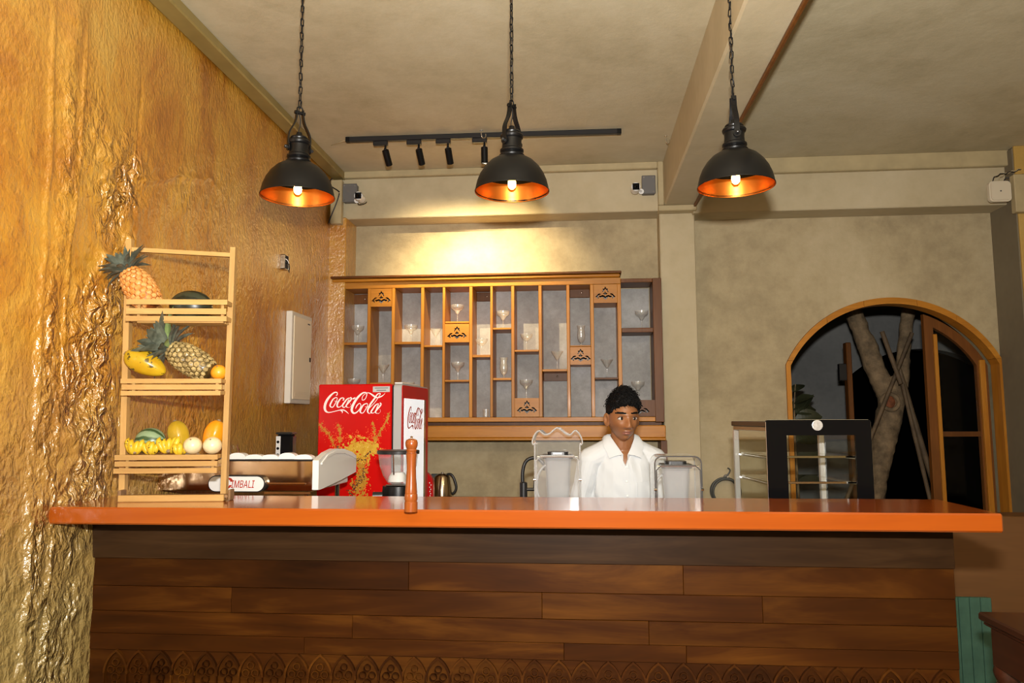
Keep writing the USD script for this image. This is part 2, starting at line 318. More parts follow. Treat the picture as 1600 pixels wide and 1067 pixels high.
struct('wall_beam', [cbox((XL, YB, ZBB), (CX0 + .02, YW + .01, ZCEIL), .006), cbox((CX1 - .02, YB, P(1300, 327, YB)[2]), (RX + .02, YW + .01, ZCEIL), .006)], BEAMM)
ZCB = P(1062, 322, YB)[2]
BX0, BX1 = P(1036, 290, YB)[0], P(1089, 318, YB)[0] - .02
struct('ceiling_beam', cbox((BX0, -3, ZCB), (BX1, YB + .2, ZCEIL + .01), .012), BEAMM)
struct('wall_column', cbox((CX0, YB + .06, 0), (CX1, YW + .01, ZCB + .01), .008), BEAMM)
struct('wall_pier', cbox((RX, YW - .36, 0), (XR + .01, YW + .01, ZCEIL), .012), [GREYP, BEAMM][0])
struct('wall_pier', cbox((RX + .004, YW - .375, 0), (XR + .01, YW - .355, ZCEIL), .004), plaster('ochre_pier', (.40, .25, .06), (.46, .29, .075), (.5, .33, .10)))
struct('wall_pier', cbox((XL - .02, YB - .04, 0), (P(540, 400, YB - .04)[0], YW + .01, ZBB + .005), .006), OCHRE)

# trunking that runs round the room under the ceiling
def trunk(a, b, w=.045, h=.06): return cbox(np.minimum(a, b) - [w / 2, w / 2, h / 2], np.maximum(a, b) + [w / 2, w / 2, h / 2], .006)
zt = ZCEIL - .035
struct('trim_1', cbox((XL + .012, -2.5, P(536, 281, YB)[2] - .005), (P(541, 281, YB)[0], YB + .0, ZCEIL + .002), .008), TRIMD)
struct('trim_2', cbox((XL + .02, YB - .05, P(700, 276, YB)[2]), (BX0 - .0455, YB + .002, ZCEIL + .002), .006), TRIM)
struct('trim_3', cbox((BX1 - .02, YB - .05, P(1300, 270, YB)[2]), (RX + .3, YB + .002, ZCEIL + .002), .006), TRIM)
zl = P(1060, 331, YB)[2]
struct('trim_4', cbox((BX0 - .045, YB - .05, ZCB + .0005), (BX0 + .001, YB + .002, ZCEIL + .002), .006), TRIM)
struct('trim_5', cbox((BX0 - .045, YB - .05, zl), (BX1 + .012, YB + .055, ZCB - .001), .006), TRIM)
struct('trim_6', cbox((BX1 - .014, -2.5, ZCB - .022), (BX1 + .006, YB - .05, ZCB - .001), .004), REDWOOD)
a0, a1 = P(518, 282, YB - .08), P(534, 350, YB - .08)
trk = cbox((a0[0], YB - .10, a1[2]), (a1[0], YB - .04, a0[2]), .005)
struct('trim_7', trk, TRIM)
b0, b1 = P(1584, 272, YW - .44), P(1620, 330, YW - .44)
struct('trim_8', cbox((b0[0], YW - .44, b1[2]), (b1[0], YW - .378, b0[2]), .005), TRIM)

# arched door frame and its glazed leaf
fr_in = arch_poly(AL + .036, AR - .036, ASP - .01, ATOP - .05)
pf = thing('arched_door_frame', 'golden teak frame lining the arched doorway in the back wall', 'door frame', ((AL + AR) / 2, YW, 0))
loc0 = np.array([(AL + AR) / 2, YW, 0])
ring = opening.buffer(-.001).difference(fr_in)
cuts = [1.0, 1.44]
xs = [AL, AL + .05, AL + .33, AL + .62, AR - .62, AR - .33, AR - .05, AR]
for k in range(7):                # voussoir-like lengths of the frame, jointed where the photo shows joints
    lo, hi = xs[k], xs[k + 1]
    if k in (0, 6): seg = ring.intersection(sbox(lo - .01, -.1, hi + .01, ASP + .03))
    else: seg = ring.intersection(sbox(lo + .0012, ASP + (.03 if k in (1, 5) else 0), hi - .0012, 5))
    if k in (1, 5): seg = ring.intersection(sbox(min(lo, hi) - (.06 if k == 1 else 0), ASP + .032, hi + (.06 if k == 5 else 0) - .0012, 5))
    part(pf, 'jamb' if k in (0, 6) else 'arch_segment', mv(xz(seg, YW - .02, .13), -loc0), TEAK if k in (0, 6) else TEAKH)
LX0, LX1 = P(1452, 700, YW + .16)[0], AR - .04
leaf = fr_in.buffer(-.012).intersection(sbox(LX0, .02, LX1, 5))
pd = thing('glazed_door_leaf', 'dark teak glazed door leaf standing in the right half of the archway', 'door', ((LX0 + LX1) / 2, YW + .15, 0.02))
l1 = np.array([(LX0 + LX1) / 2, YW + .15, 0.02])
hole = leaf.buffer(-.07).intersection(sbox(LX0 + .055, .3, LX1 - .09, 5))
zm = P(1500, 678, YW + .15)[2]
rail = sbox(LX0, zm - .02, LX1, zm + .02)
part(pd, 'stile_frame', mv(xz(leaf.difference(hole), YW + .13, .045), -l1), REDWOOD)
part(pd, 'mid_rail', mv(xz(hole.intersection(rail), YW + .135, .03), -l1), REDWOOD)
part(pd, 'glass_pane', mv(xz(hole.intersection(sbox(-9, zm + .02, 9, 9)), YW + .15, .005), -l1), PANE)
part(pd, 'glass_pane', mv(xz(hole.intersection(sbox(-9, -1, 9, zm - .02)), YW + .15, .005), -l1), PANE)
zt1 = P(1534, 562, YW + .1)[2]
part(pd, 'edge_bead', mv(cbox((P(1540, 700, YW + .1)[0], YW + .10, .02), (P(1549, 700, YW + .1)[0], YW + .13, zt1), .004), -l1), TEAK)
part(pd, 'meeting_bead', mv(cbox((P(1468, 700, YW + .12)[0], YW + .105, .02), (P(1474, 700, YW + .12)[0], YW + .13, P(1466, 522, YW + .12)[2]), .004), -l1), TEAK)

# ------------------------------------------------------------------ the bar
ZC = .5 * P(300, 794, YF)[2] + .5 * P(1400, 801, YF)[2]
XE = P(1567, 795, YF)[0]
TH = .064
ctp = cbox((XL - .03, YF, ZC - TH), (XE, YBACK, ZC), .006)
single('counter_slab', ctp, COUNTER, 'thick glossy orange-brown wooden counter slab topping the whole bar', 'counter')
XB1 = P(1491, 900, YP)[0]
bar = thing('bar', 'dark walnut plank bar front with carved arches beneath the counter slab', 'bar', (0, YP, 0))
o = np.array([0, YP, 0])
zr = ZC - TH
def zpx(y): return P(800, y, YP)[2]
rows = [zr, zpx(879), zpx(925), zpx(966), zpx(1003), zpx(1030)]
BARL = XL - .01
for i in range(5):
    za, zb = rows[i], rows[i + 1]
    nb = 1 if i == 0 else [0, 3, 4, 3, 4][i]
    cuts = np.r_[BARL, np.sort(np.linspace(BARL, XB1, nb + 1)[1:-1] + rng.uniform(-.25, .25, nb - 1)), XB1] if nb > 1 else [BARL, XB1]
    for k in range(len(cuts) - 1):
        pr = (.012 if i == 0 else 0) + rng.uniform(0, .0015)
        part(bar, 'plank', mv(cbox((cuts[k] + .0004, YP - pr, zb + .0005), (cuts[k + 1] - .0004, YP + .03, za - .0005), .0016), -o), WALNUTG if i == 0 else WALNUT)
zc1 = rows[5]; zc0 = zc1 - .27
part(bar, 'carved_band_back', mv(cbox((BARL, YP + .006, zc0), (XB1, YP + .03, zc1), .001), -o), WALNUT)
def carved():
    w, t = .0488, .0048
    L = [(w + 2 * w * math.cos(q), -.09 + 2 * w * 1.06 * math.sin(q)) for q in np.linspace(np.pi, 2 * np.pi / 3, 12)]
    L = LineString(L); Rr = affinity.scale(L, -1, 1, origin=(0, 0))
    sh = [L.buffer(t, cap_style=2), Rr.buffer(t, cap_style=2), Point(0, .0).buffer(.006), sbox(-w - .0035, -.26, -w + .0035, -.09)]
    for cx, cz, r in ((0, -.045, .015), (-.019, -.074, .0155), (.019, -.074, .0155), (0, -.103, .017)):
        sh.append(Point(cx, cz).buffer(r, 10).difference(Point(cx, cz).buffer(r - .0045, 10)))
    sh.append(LineString([(-.010, -.118), (0, -.20), (.010, -.118)]).buffer(.004))
    return xz(unary_union(sh).buffer(-.0008), -.011, .016)
ca = carved()
pitch = P(838, 1040, YP)[0] - P(800, 1040, YP)[0]
xk = P(182, 1040, YP)[0]; k = 0
while xk < XB1 - .03:
    part(bar, 'carved_arch', mv(ca, (xk, .002 + .0007 * (k % 2), zc1 - .002)), WALNUT); xk += pitch; k += 1
part(bar, 'bottom_rail', mv(cbox((BARL, YP - .012, zc0 - .12), (XB1, YP + .03, zc0), .004), -o), WALNUT)
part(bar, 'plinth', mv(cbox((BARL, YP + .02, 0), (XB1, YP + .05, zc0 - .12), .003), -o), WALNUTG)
part(bar, 'end_panel', mv(cbox((XB1 - .03, YP + .031, 0), (XB1, YBACK - .01, zr - .0005), .003), -o), WALNUT)
# ------------------------------------------------------------------ beyond the arch
YX = 9.2
g0 = P(1300, 600, YX)
cw = sbox(g0[0] - 3.5, 0, g0[0] + 5, 4.4)
q0, q1 = P(1336, 700, YX)[0], P(1490, 700, YX)[0]
void = arch_poly(q0, q1 + .5, P(1340, 585, YX)[2], P(1440, 545, YX)[2], -.1)
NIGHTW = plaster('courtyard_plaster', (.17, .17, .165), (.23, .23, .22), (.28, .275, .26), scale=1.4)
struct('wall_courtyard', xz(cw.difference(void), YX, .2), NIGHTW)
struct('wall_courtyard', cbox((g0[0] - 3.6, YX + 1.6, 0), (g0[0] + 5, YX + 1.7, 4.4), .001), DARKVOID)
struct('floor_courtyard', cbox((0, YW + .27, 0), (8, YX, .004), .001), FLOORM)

BARK = plain('tree_bark', (.24, .165, .09), .85, var=.6, vscale=9, bump=.9, bscale=26)
def limb(pts, n=40, k=14, amp=.06, seed=0):
    c = curve(pts, n); m = tube(c[:, :3], c[:, 3], k)
    d = meshkit.fbm(m.vertices * 14 + seed, 4, seed) - .5
    m.vertices = m.vertices + m.vertex_normals * (d * amp)[:, None]; return m
YT = 7.55; s = 1 / 1180 * YT
def T(px, py, w, dy=0): return list(P(px, py, YT + dy)) + [w / 2 * s]
tb = P(1366, 775, YT); tz0 = [tb[0] - .03, YT, 0, 20 * s]
tree = thing('garden_tree', 'pale barked tree with a forked trunk standing just outside the archway', 'tree', (tz0[0], YT, 0))
o = np.array([tz0[0], YT, 0])
trunk_m = limb([tz0, T(1366, 770, 30), T(1379, 700, 34), T(1391, 640, 37), T(1392, 612, 36), T(1386, 590, 24)], amp=.05)
part(tree, 'trunk', mv(trunk_m, -o), BARK, smooth=True)
part(tree, 'fork', mv(limb([T(1392, 622, 30), T(1372, 585, 29), T(1356, 545, 28), T(1342, 510, 26), T(1328, 470, 25), T(1312, 420, 24)], amp=.04, seed=3), -o), BARK, smooth=True)
part(tree, 'fork', mv(limb([T(1398, 622, 28, .05), T(1408, 590, 22, .08), T(1412, 550, 19, .12), T(1416, 510, 19, .15), T(1424, 470, 20, .2), T(1436, 420, 18, .3)], amp=.03, seed=5), -o), BARK, smooth=True)
kn = P(1391, 628, YT - .13)
part(tree, 'knot_hole', mv(mv(trimesh.creation.torus(.075, .02, 24, 10), kn - o, (80, 0, 0), sc=None), (0, 0, 0)), BARK, smooth=True)
part(tree, 'knot_heart', mv(ball(.055, 2, (1, .4, 1.1)), kn - o + [0, .02, 0]), plain('knot_red', (.22, .07, .025), .8, var=.4, vscale=30), smooth=True)
BAMB = plain('pole_wood', (.13, .085, .045), .7, var=.4, vscale=8, bump=.3)
for i, (a, b, w, lab) in enumerate([((1404, 575), (1466, 780), 8, 'thicker brown pole leaning right against the forked tree'), ((1410, 600), (1452, 775), 6, 'thin brown pole leaning right just left of the thicker pole'),
                                    ((1425, 520), (1358, 690), 6, 'thin branch leaning left across the tree fork'), ((1378, 518), (1408, 600), 7, 'short broken stick rising between the two forks of the tree')]):
    pa, pb = P(*a, YT - .22 - .06 * i), P(*b, YT - .25 - .06 * i)
    if i != 3: pb = pa + (pb - pa) * ((pa[2] - .02) / (pa[2] - pb[2]))
    single('leaning_pole', limb([list(pa) + [w / 2 * s], list((pa + pb) / 2) + [w / 2 * s], list(pb) + [w / 2 * s]], 20, 8, .01, i), BAMB, lab, 'pole', 'poles propped at the tree', smooth=True)
y = 7.3
a, b = P(1320, 535, y), P(1338, 700, y)
post = thing('timber_post', 'squared brown timber post standing left of the tree outside the arch', 'post', ((a[0] + b[0]) / 2, y, 0))
o = np.array([(a[0] + b[0]) / 2, y, 0])
part(post, 'post_shaft', mv(cbox((a[0] + .01, y, 0), (b[0], y + .09, a[2]), .006), -o), REDWOOD)
c0, c1 = P(1312, 568, y), P(1320, 594, y)
part(post, 'bracket', mv(cbox((c0[0], y + .02, c1[2]), (a[0] + .012, y + .07, c0[2]), .004), -o), BLACKP)
# plant at the arch's left foot
y = 7.0
pl0 = P(1243, 690, y)
plant = thing('potted_plant', 'dark leafy potted plant at the left foot of the archway', 'plant', (pl0[0], y, 0))
LEAF = plain('dark_leaf', (.035, .04, .018), .5)
part(plant, 'pot', lathe([(0, 0), (.11, 0), (.15, .3), (.155, .32), (.13, .32), (.12, .28), (0, .28)], 24), plain('clay_pot', (.15, .08, .05), .8), smooth=30)
part(plant, 'stem', limb([[0, 0, .25, .015], [.01, 0, .7, .012], [0, .01, 1.2, .01], [.02, 0, P(1240, 600, y)[2], .004]], 24, 7, .004), BARK)
def leaf(L, w, droop, n=9):
    t = np.linspace(0, 1, n); wd = w * np.sin(np.pi * np.clip(t * .96 + .04, 0, 1)) ** .8
    x = L * t; z = -droop * t ** 2; v = []
    for i in range(n): v += [(x[i], -wd[i], z[i] + .12 * wd[i]), (x[i], 0, z[i] - .02 * w), (x[i], wd[i], z[i] + .12 * wd[i])]
    f = []
    for i in range(n - 1):
        for k in (0, 1): a = i * 3 + k; f.append((a, a + 3, a + 4, a + 1))
    v = np.array(v); v2 = v - [0, 0, .0015]; f = quads(f)
    return TM(np.vstack([v, v2]), np.vstack([f, f[:, ::-1] + len(v)]))
for i, (px, py, L, az, el, dr) in enumerate([(1240, 640, .17, 10, 60, .10), (1243, 645, .20, 0, 30, .14), (1243, 655, .22, -20, 10, .10), (1240, 612, .14, 20, 55, .10), (1243, 665, .24, 5, 25, .20), (1240, 650, .20, 60, 20, .1), (1240, 660, .2, 180, 30, .1), (1241, 630, .16, -60, 40, .1), (1243, 675, .2, 30, 20, .14), (1255, 640, .16, -10, 70, .05), (1245, 690, .24, 0, 30, .2)]):
    p = P(px, py, y); part(plant, 'leaf', mv(leaf(L, L * .36, dr), p - [pl0[0], y, 0], (55 + 25 * (i % 3 - 1), -el, az)), LEAF)

# ------------------------------------------------------------------ low things at the bar's right end
yb = 5.5
a, b = P(1470, 806, yb), P(1600, 806, yb)
single('wooden_panel_counter', cbox((a[0], yb, 0), (XR - .02, yb + .25, P(1590, 807, yb)[2]), .006), woodm('brown_panel_wood', (.13, .055, .017), (.165, .072, .022), (.2, .09, .03), axis=0, scale=.8, rough=.5, rnd=0), 'plain brown wooden low panel wall behind the right end of the bar', 'panel')
yg = 4.68
a, b = P(1480, 933, yg), P(1556, 1036, yg)
GREEN = plain('green_paint', (.03, .085, .058), .6, var=.5, vscale=11, col2=(.05, .125, .085), bump=.2, bscale=40)
gb = thing('green_board', 'weathered green painted low board panel beside the foot of the bar', 'panel', (a[0], yg, 0))
zt_ = a[2]; wd = (b[0] - a[0]) / 4
for k in range(4): part(gb, 'board', cbox((k * wd + .001, 0, .002), ((k + 1) * wd - .001, .018, zt_), .003), GREEN)
part(gb, 'back_board', cbox((.004, .0185, 0), (4 * wd - .004, .045, zt_ - .004), .003), GREEN)
# dark table with turned legs
tc = PZ(1527, 955, .76)
DKW = woodm('dark_table_wood', (.03, .010, .005), (.06, .018, .008), (.11, .03, .012), axis=1, scale=1.0, rough=.3, coat=.2, rnd=0)
tab = thing('dark_table', 'dark reddish wooden table with fat turned legs at the lower right corner', 'table', (tc[0], tc[1], 0))
tw, tl = 1.15, .85
part(tab, 'table_top', cbox((0, -tl, .728), (tw, 0, .76), .007), DKW)
part(tab, 'top_moulding', cbox((.012, -tl + .012, .712), (tw - .012, -.012, .7278), .006), DKW)
for lo, hi in (((.02, -tl + .05, .57), (.045, -.05, .7118)), ((tw - .045, -tl + .05, .57), (tw - .02, -.05, .7118)), ((.05, -.045, .57), (tw - .05, -.02, .7118)), ((.05, -tl + .02, .57), (tw - .05, -tl + .045, .7118))): part(tab, 'apron', cbox(lo, hi, .004), DKW)
lp = [(0, 0), (.03, 0), (.036, .03), (.03, .06), (.024, .09), (.03, .2), (.042, .32), (.05, .40), (.042, .43), (.03, .44), (.042, .455), (.05, .475), (.047, .50), (.036, .512), (.045, .53), (.05, .55), (.045, .57), (.042, .7117), (0, .7117)]
for x, y in ((.066, -.066), (tw - .066, -.066), (.066, -tl + .066), (tw - .066, -tl + .066)): part(tab, 'leg', mv(lathe(lp, 28), (x, y, 0)), DKW, smooth=30)

# ------------------------------------------------------------------ pendant lamps
YL = 3.2
zl = P(800, 300, YL)[2]
def pend(name_first=True):
    t = thing('pendant_lamp', 'middle black dome pendant lamp hanging on a chain, between the two others', 'pendant lamp', (*P(800, 300, YL)[:2], zl), (0, 0, 55), 'black dome pendants over the bar')
    out = [(.1625, .0), (.1630, .004), (.160, .010), (.158, .022), (.152, .048), (.140, .078), (.121, .108), (.096, .134), (.068, .151), (.052, .158)]
    inn = [(r - .0022, z) for r, z in out]
    part(t, 'shade', lathe([(r, z) for r, z in out] + [(r - .0012, z) for r, z in out[::-1]], 56, True), BLACK, smooth=40)
    part(t, 'shade_lining', lathe([(r - .0014, z + .0004) for r, z in out] + [(0.0, .1575)] , 56), COPPER, smooth=40)
    nk = [(0, .156), (.053, .156), (.056, .163), (.050, .170), (.046, .174), (.052, .180), (.052, .188), (.044, .194), (.042, .218), (.043, .236), (.049, .242), (.051, .251), (.047, .258), (.038, .262), (.040, .268), (.036, .274), (.016, .279), (.012, .296), (0, .298)]
    part(t, 'neck', lathe(nk, 36), BLACK, smooth=25)
    for sx in (-1, 1):
        c = curve([(sx * .049, 0, .222), (sx * .050, 0, .262), (sx * .046, 0, .290), (sx * .024, 0, .335), (sx * .016, 0, .365), (sx * .014, 0, .40)], 20)
        v = [];
        for p in c: v += [(p[0] - .0028, -.011, p[2]), (p[0] + .0028, -.011, p[2]), (p[0] + .0028, .011, p[2]), (p[0] - .0028, .011, p[2])]
        f = [(0, 1, 2, 3), (76, 79, 78, 77)]
        for i in range(19):
            for k in range(4): f.append((i * 4 + k, i * 4 + (k + 1) % 4, i * 4 + 4 + (k + 1) % 4, i * 4 + 4 + k))
        m = TM(v, quads(f)); trimesh.repair.fix_normals(m)
        part(t, 'yoke_arm', cat([m, mv(cyl((0, 0, 0), (.006, 0, 0), .017, 20), (sx * .049 - .003, 0, .222))]), BLACK)
        part(t, 'yoke_bolt', cat([cyl((sx * .045, 0, .222), (sx * .060, 0, .222), .0085, 6), ball(.008, 1).apply_translation((sx * .060, 0, .222))]), plain('bolt_steel', (.06, .06, .06), .3, .8) if sx < 0 else Lk + 'bolt_steel')
    part(t, 'yoke_pin', cyl((-.024, 0, .388), (.024, 0, .388), .008, 12), BLACK)
    part(t, 'finial_ring', cat([mv(trimesh.creation.torus(.013, .003, 18, 8), (0, 0, .404), (90, 0, 0))]), BLACK, smooth=True)
    a = np.linspace(0, 2 * np.pi, 20, endpoint=False)
    lk = np.stack([.0068 * np.cos(a), a * 0, .0068 * np.sin(a) + np.where(np.sin(a) >= 0, .0115, -.0115)], 1)
    link = tube(lk, .0023, 6, True); z = .430; k = 0
    while z < ZCEIL - zl - .045:
        part(t, 'chain_link', mv(link, (0, 0, z), (4 * math.sin(k * 1.7), 5 * math.sin(k), 90 * (k % 2) + 12 * math.sin(k * 2.3))), BLACK, smooth=True); z += .0322; k += 1
    zz = np.linspace(.296, ZCEIL - zl - .02, 40)
    part(t, 'power_cord', tube(np.stack([.004 * np.sin(zz * 60), .004 * np.cos(zz * 60), zz], 1), .0022, 6), BLACKP)
    part(t, 'ceiling_cup', lathe([(0, 0), (.008, 0), (.045, .028), (.05, .0445), (0, .0445)], 28).apply_translation((0, 0, ZCEIL - zl - .045)), BLACK, smooth=30)
    part(t, 'lamp_socket', lathe([(0, .156), (.018, .156), (.018, .085), (.014, .08), (0, .08)], 20), BLACKP, smooth=30)
    part(t, 'bulb', lathe([(0, .082), (.012, .08), (.012, .068), (.017, .050), (.019, .036), (.017, .022), (.009, .013), (0, .011)], 24), emit('bulb_glow', (1.0, .50, .12), BULB), smooth=True)
    return t
p0 = pend()
dup(p0, PZ(465, 308, zl), (0, 0, 40), 'left black dome pendant lamp hanging beside the ochre wall')
dup(p0, PZ(1150, 292, zl), (0, 0, 92), 'right black dome pendant lamp hanging in front of the ceiling beam')

# ------------------------------------------------------------------ ceiling track with four spots
zr_ = ZCEIL - .02
ra, rb = PZ(543, 219, zr_), PZ(968, 206, zr_)
L = np.linalg.norm(rb - ra); ang = math.degrees(math.atan2(rb[1] - ra[1], rb[0] - ra[0])); dr = (rb - ra) / L
tr = thing('ceiling_track', 'long thin black lighting track fixed to the ceiling above the shelf', 'lighting track', ((ra + rb) / 2), (0, 0, ang))
part(tr, 'rail', cbox((-L / 2, -.017, -.016), (L / 2, .017, .0195), .003), BLACKP)
part(tr, 'end_cap', cbox((-L / 2 - .012, -.018, -.017), (-L / 2 + .02, .018, .0195), .003), BLACK)
part(tr, 'end_cap', cbox((L / 2 - .02, -.018, -.017), (L / 2 + .012, .018, .0195), .003), BLACK)
spots = [(601, -9, 'first of four black track spots, nearest the ochre wall'), (654, -7, 'second black track spot from the ochre wall'), (700, -5, 'third black track spot from the ochre wall'), (757, 0, 'fourth black track spot, nearest the middle pendant, its warm lens showing')]
for i, (px, tilt, lab) in enumerate(spots):
    t_ = (px - 543) / (968 - 543); b = ra + (rb - ra) * t_
    sp = thing('track_spot', lab, 'spotlight', b - [0, 0, .017], (0, 0, ang), 'spots on the ceiling track')
    part(sp, 'adapter', cbox((-.075, -.016, -.032), (.03, .016, 0), .004), BLACKP)
    part(sp, 'stem', cat([cyl((.012, 0, -.032), (.012, 0, -.066), .007, 12), mv(cyl((-.008, 0, 0), (.008, 0, 0), .011, 14), (.012, 0, -.062))]), BLACK)
    back = 38 if i < 3 else 6          # three heads tip towards the wall, the fourth hangs straight
    place = lambda m: mv(m, (.012, 0, -.066), (back, tilt, 0))
    head = lathe([(0, 0), (.022, 0), (.024, -.003), (.024, -.112), (.0225, -.114), (.0205, -.112), (.0205, -.068), (0, -.068)], 28)
    part(sp, 'head', place(head), BLACK, smooth=30)
    zl_ = -.070 if i < 3 else -.098
    part(sp, 'lens', place(lathe([(0, zl_), (.020, zl_), (.020, zl_ - .004), (0, zl_ - .004)], 24)), emit('spot_lens', (1, .86, .6), 30.0) if i == 0 else Lk + 'spot_lens', label='glowing warm lens')
    lq = place(TM([[0, 0, zl_ - .016]], np.zeros((0, 3), int))).vertices[0]; ca_, sa_ = math.cos(math.radians(ang)), math.sin(math.radians(ang))
    lp_ = b - [0, 0, .017] + np.array([ca_ * lq[0] - sa_ * lq[1], sa_ * lq[0] + ca_ * lq[1], lq[2]])
    sl = UsdLux.SphereLight.Define(stage, f'/World/spot_beam_{i + 1}'); sl.CreateRadiusAttr(.009); sl.CreateIntensityAttr(SPOT * [.5, .8, 1.1, 1.1][i] / (4 * math.pi * .009 ** 2)); sl.CreateColorAttr(Gf.Vec3f(1.0, .78, .44))
    sh = UsdLux.ShapingAPI.Apply(sl.GetPrim()); sh.CreateShapingConeAngleAttr(37.0); sh.CreateShapingConeSoftnessAttr(1.0)
    xform_light(sl, lp_, P([675, 710, 745, 800][i], 440, YW))
cb = curve([list(PX(497, 232, XL + .03)), list(PX(515, 228, XL + .18)), list(PZ(532, 222, ZCEIL - .02)), list(ra + [.0, 0, 0])], 16)
single('track_feed_cable', tube(cb, .004, 6), plain('cable_cream', (.4, .33, .2), .6), 'thin cream cable running from the ochre wall to the ceiling track', 'cable')
# hooks
def hook(p, lab):
    h = thing('ceiling_hook', lab, 'hook', p, (0, 0, 35))
    part(h, 'hook_wire', tube(curve([(0, 0, 0), (0, 0, -.03), (.012, 0, -.055), (.03, 0, -.05), (.036, 0, -.03), (.034, 0, -.022)], 18), .0035, 7), CHROME, smooth=True)
    part(h, 'screw_plate', cyl((0, 0, -.004), (0, 0, 0), .012, 14), CHROME)
hp = PZ(1047, 212, ZCEIL); hook(hp if hp[0] < BX0 - .02 else [BX0 - .04, hp[1], ZCEIL], 'small bare metal hook screwed into the ceiling left of the beam')
hook(PZ(752, 203, ZCEIL), 'small bare metal hook above the ceiling track')

# ------------------------------------------------------------------ wall fittings
yc = YB
def camera_set(bx0, bx1, by0, by1, cx, cy, lab1, lab2, side):
    a, b = P(bx0, by0, yc - .06), P(bx1, by1, yc - .06)
    jb = thing('junction_box', lab1, 'junction box', (a[0], yc, b[2]), group='grey boxes of the security cameras')
    w, h = b[0] - a[0], a[2] - b[2]
    part(jb, 'box_body', cbox((0, -.055, 0), (w, -.001, h), .006), GREYBOX); part(jb, 'box_lid', cbox((-.003, -.066, -.003), (w + .003, -.0555, h + .003), .005), GREYBOX)
    for x in (.014, w - .014):
        for z in (.014, h - .014): part(jb, 'screw', mv(cyl((0, 0, 0), (0, -.003, 0), .005, 10), (x, -.066, z)), STEEL)
    c = P(cx, cy, yc - .16)
    cm = thing('security_camera', lab2, 'security camera', c, group='small security cameras under the trunking')
    part(cm, 'housing', mv(lathe([(0, -.06), (.025, -.06), (.034, -.05), (.036, .03), (.033, .042), (.0, .042)], 28), rot=(90, 0, 0)), WHITE, smooth=30)
    part(cm, 'face', mv(cbox((-.026, -.026, 0), (.026, .026, .006), .01), (0, -.041, 0), (90, 0, 0)), BLACKG)
    part(cm, 'lens', mv(lathe([(0, 0), (.010, 0), (.012, .003), (.008, .006), (0, .007)], 18), (0, -.047, 0), (90, 0, 0)), GLASSM, smooth=True)
    s_ = -side * .05
    part(cm, 'bracket', cat([cyl((0, .03, 0), (s_, .088, .0), .009, 12), mv(cyl((0, 0, 0), (0, .008, 0), .022, 16), (s_, .087, 0))]), WHITE)
    if side > 0: part(cm, 'cable', tube(curve([(-.03, .06, -.03), (-.01, .03, -.052), (.025, .02, -.05), (.04, .06, -.02)], 16), .003, 6), BLACKP)
camera_set(536, 557, 288, 315, 562, 308, 'grey junction box beside the vertical trunking in the left corner', 'white security camera with black face in the left corner under the trunking', 1)
camera_set(1003, 1024, 275, 302, 993, 294, 'grey junction box beside the ceiling beam', 'black-faced security camera beside the ceiling beam', -1)
ap0, ap1 = P(1545, 283, YW - .42), P(1582, 314, YW - .42)
ap = thing('wireless_access_point', 'rounded cream square wireless access point on the beam at the upper right', 'access point', ((ap0[0] + ap1[0]) / 2, YW - .38, (ap0[2] + ap1[2]) / 2), (0, 0, 0))
w, h = (ap1[0] - ap0[0]) / 2, (ap0[2] - ap1[2]) / 2
pg = sbox(-w + .03, -h + .03, w - .03, h - .03).buffer(.03)
pz_ = xz(pg, -.035, .03); part(ap, 'shell', cat([pz_, xz(pg.buffer(-.012), -.044, .009)]), plain('ap_cream', (.62, .55, .42), .4), smooth=25)
part(ap, 'back_plate', xz(pg.buffer(-.02), -.0049, .03), WHITE)
part(ap, 'led', mv(cyl((0, 0, 0), (0, -.002, 0), .006, 12), (0, -.044, 0)), GREYBOX)
for i in range(4):
    q = P(1597, 258 + 4 * i, YW - .36); e = P(1552 + 9 * i, 284, YW - .36)
    c = curve([list(q), list((q + e) / 2 + [0, -.02, .02 * math.sin(i * 2)]), list(e + [0, .0, .02]), list(e + [0.0, .01, -.01])], 18)
    c[:, 2] += .006 * np.sin(np.arange(18) * 1.9 + i)
    single('network_cable', tube(c, .004, 6), [BLACKP, Lk + 'cable_cream', BLACKP, GREYBOX][i], ['black cable above the access point, topmost of four', 'cream cable in the tangle above the access point', 'second black cable in the tangle above the access point', 'grey cable lowest in the tangle above the access point'][i], 'cable', 'cables above the access point')

# switchboard on the left wall
y0, y1 = PX(455, 560, XL + .045)[1], PX(486, 560, XL + .045)[1]
zt_, zb_ = PX(470, 490, XL + .045)[2], PX(470, 631, XL + .045)[2]
eb = thing('electrical_panel', 'tall flat cream electrical panel box mounted on the ochre wall', 'electrical panel', (XL, (y0 + y1) / 2, zb_))
w = (y1 - y0) / 2; h = zt_ - zb_
CREAM = plain('panel_cream', (.86, .75, .56), .35)
part(eb, 'box', cbox((.0, -w, 0), (.045, w, h), .004), plain('panel_white', (.68, .64, .56), .35))
part(eb, 'door', cbox((.0452, -w + .03, .03), (.051, w - .02, h - .03), .002), CREAM)
part(eb, 'latch', cbox((.0512, w - .055, h * .48), (.055, w - .03, h * .53), .002), BLACKP)
part(eb, 'name_strip', cbox((.0512, w - .10, h - .065), (.0518, w - .05, h - .055), .0002), GREYBOX)
part(eb, 'louvre', [cbox((.0512, -w + .06, .05 + k * .008), (.0525, w - .05, .054 + k * .008), .0005) for k in range(5)], CREAM)
q = PX(446, 410, XL + .02)
wb = thing('open_wall_box', 'small open metal switch box with loose wires high on the ochre wall', 'switch box', q - [.01, 0, 0])
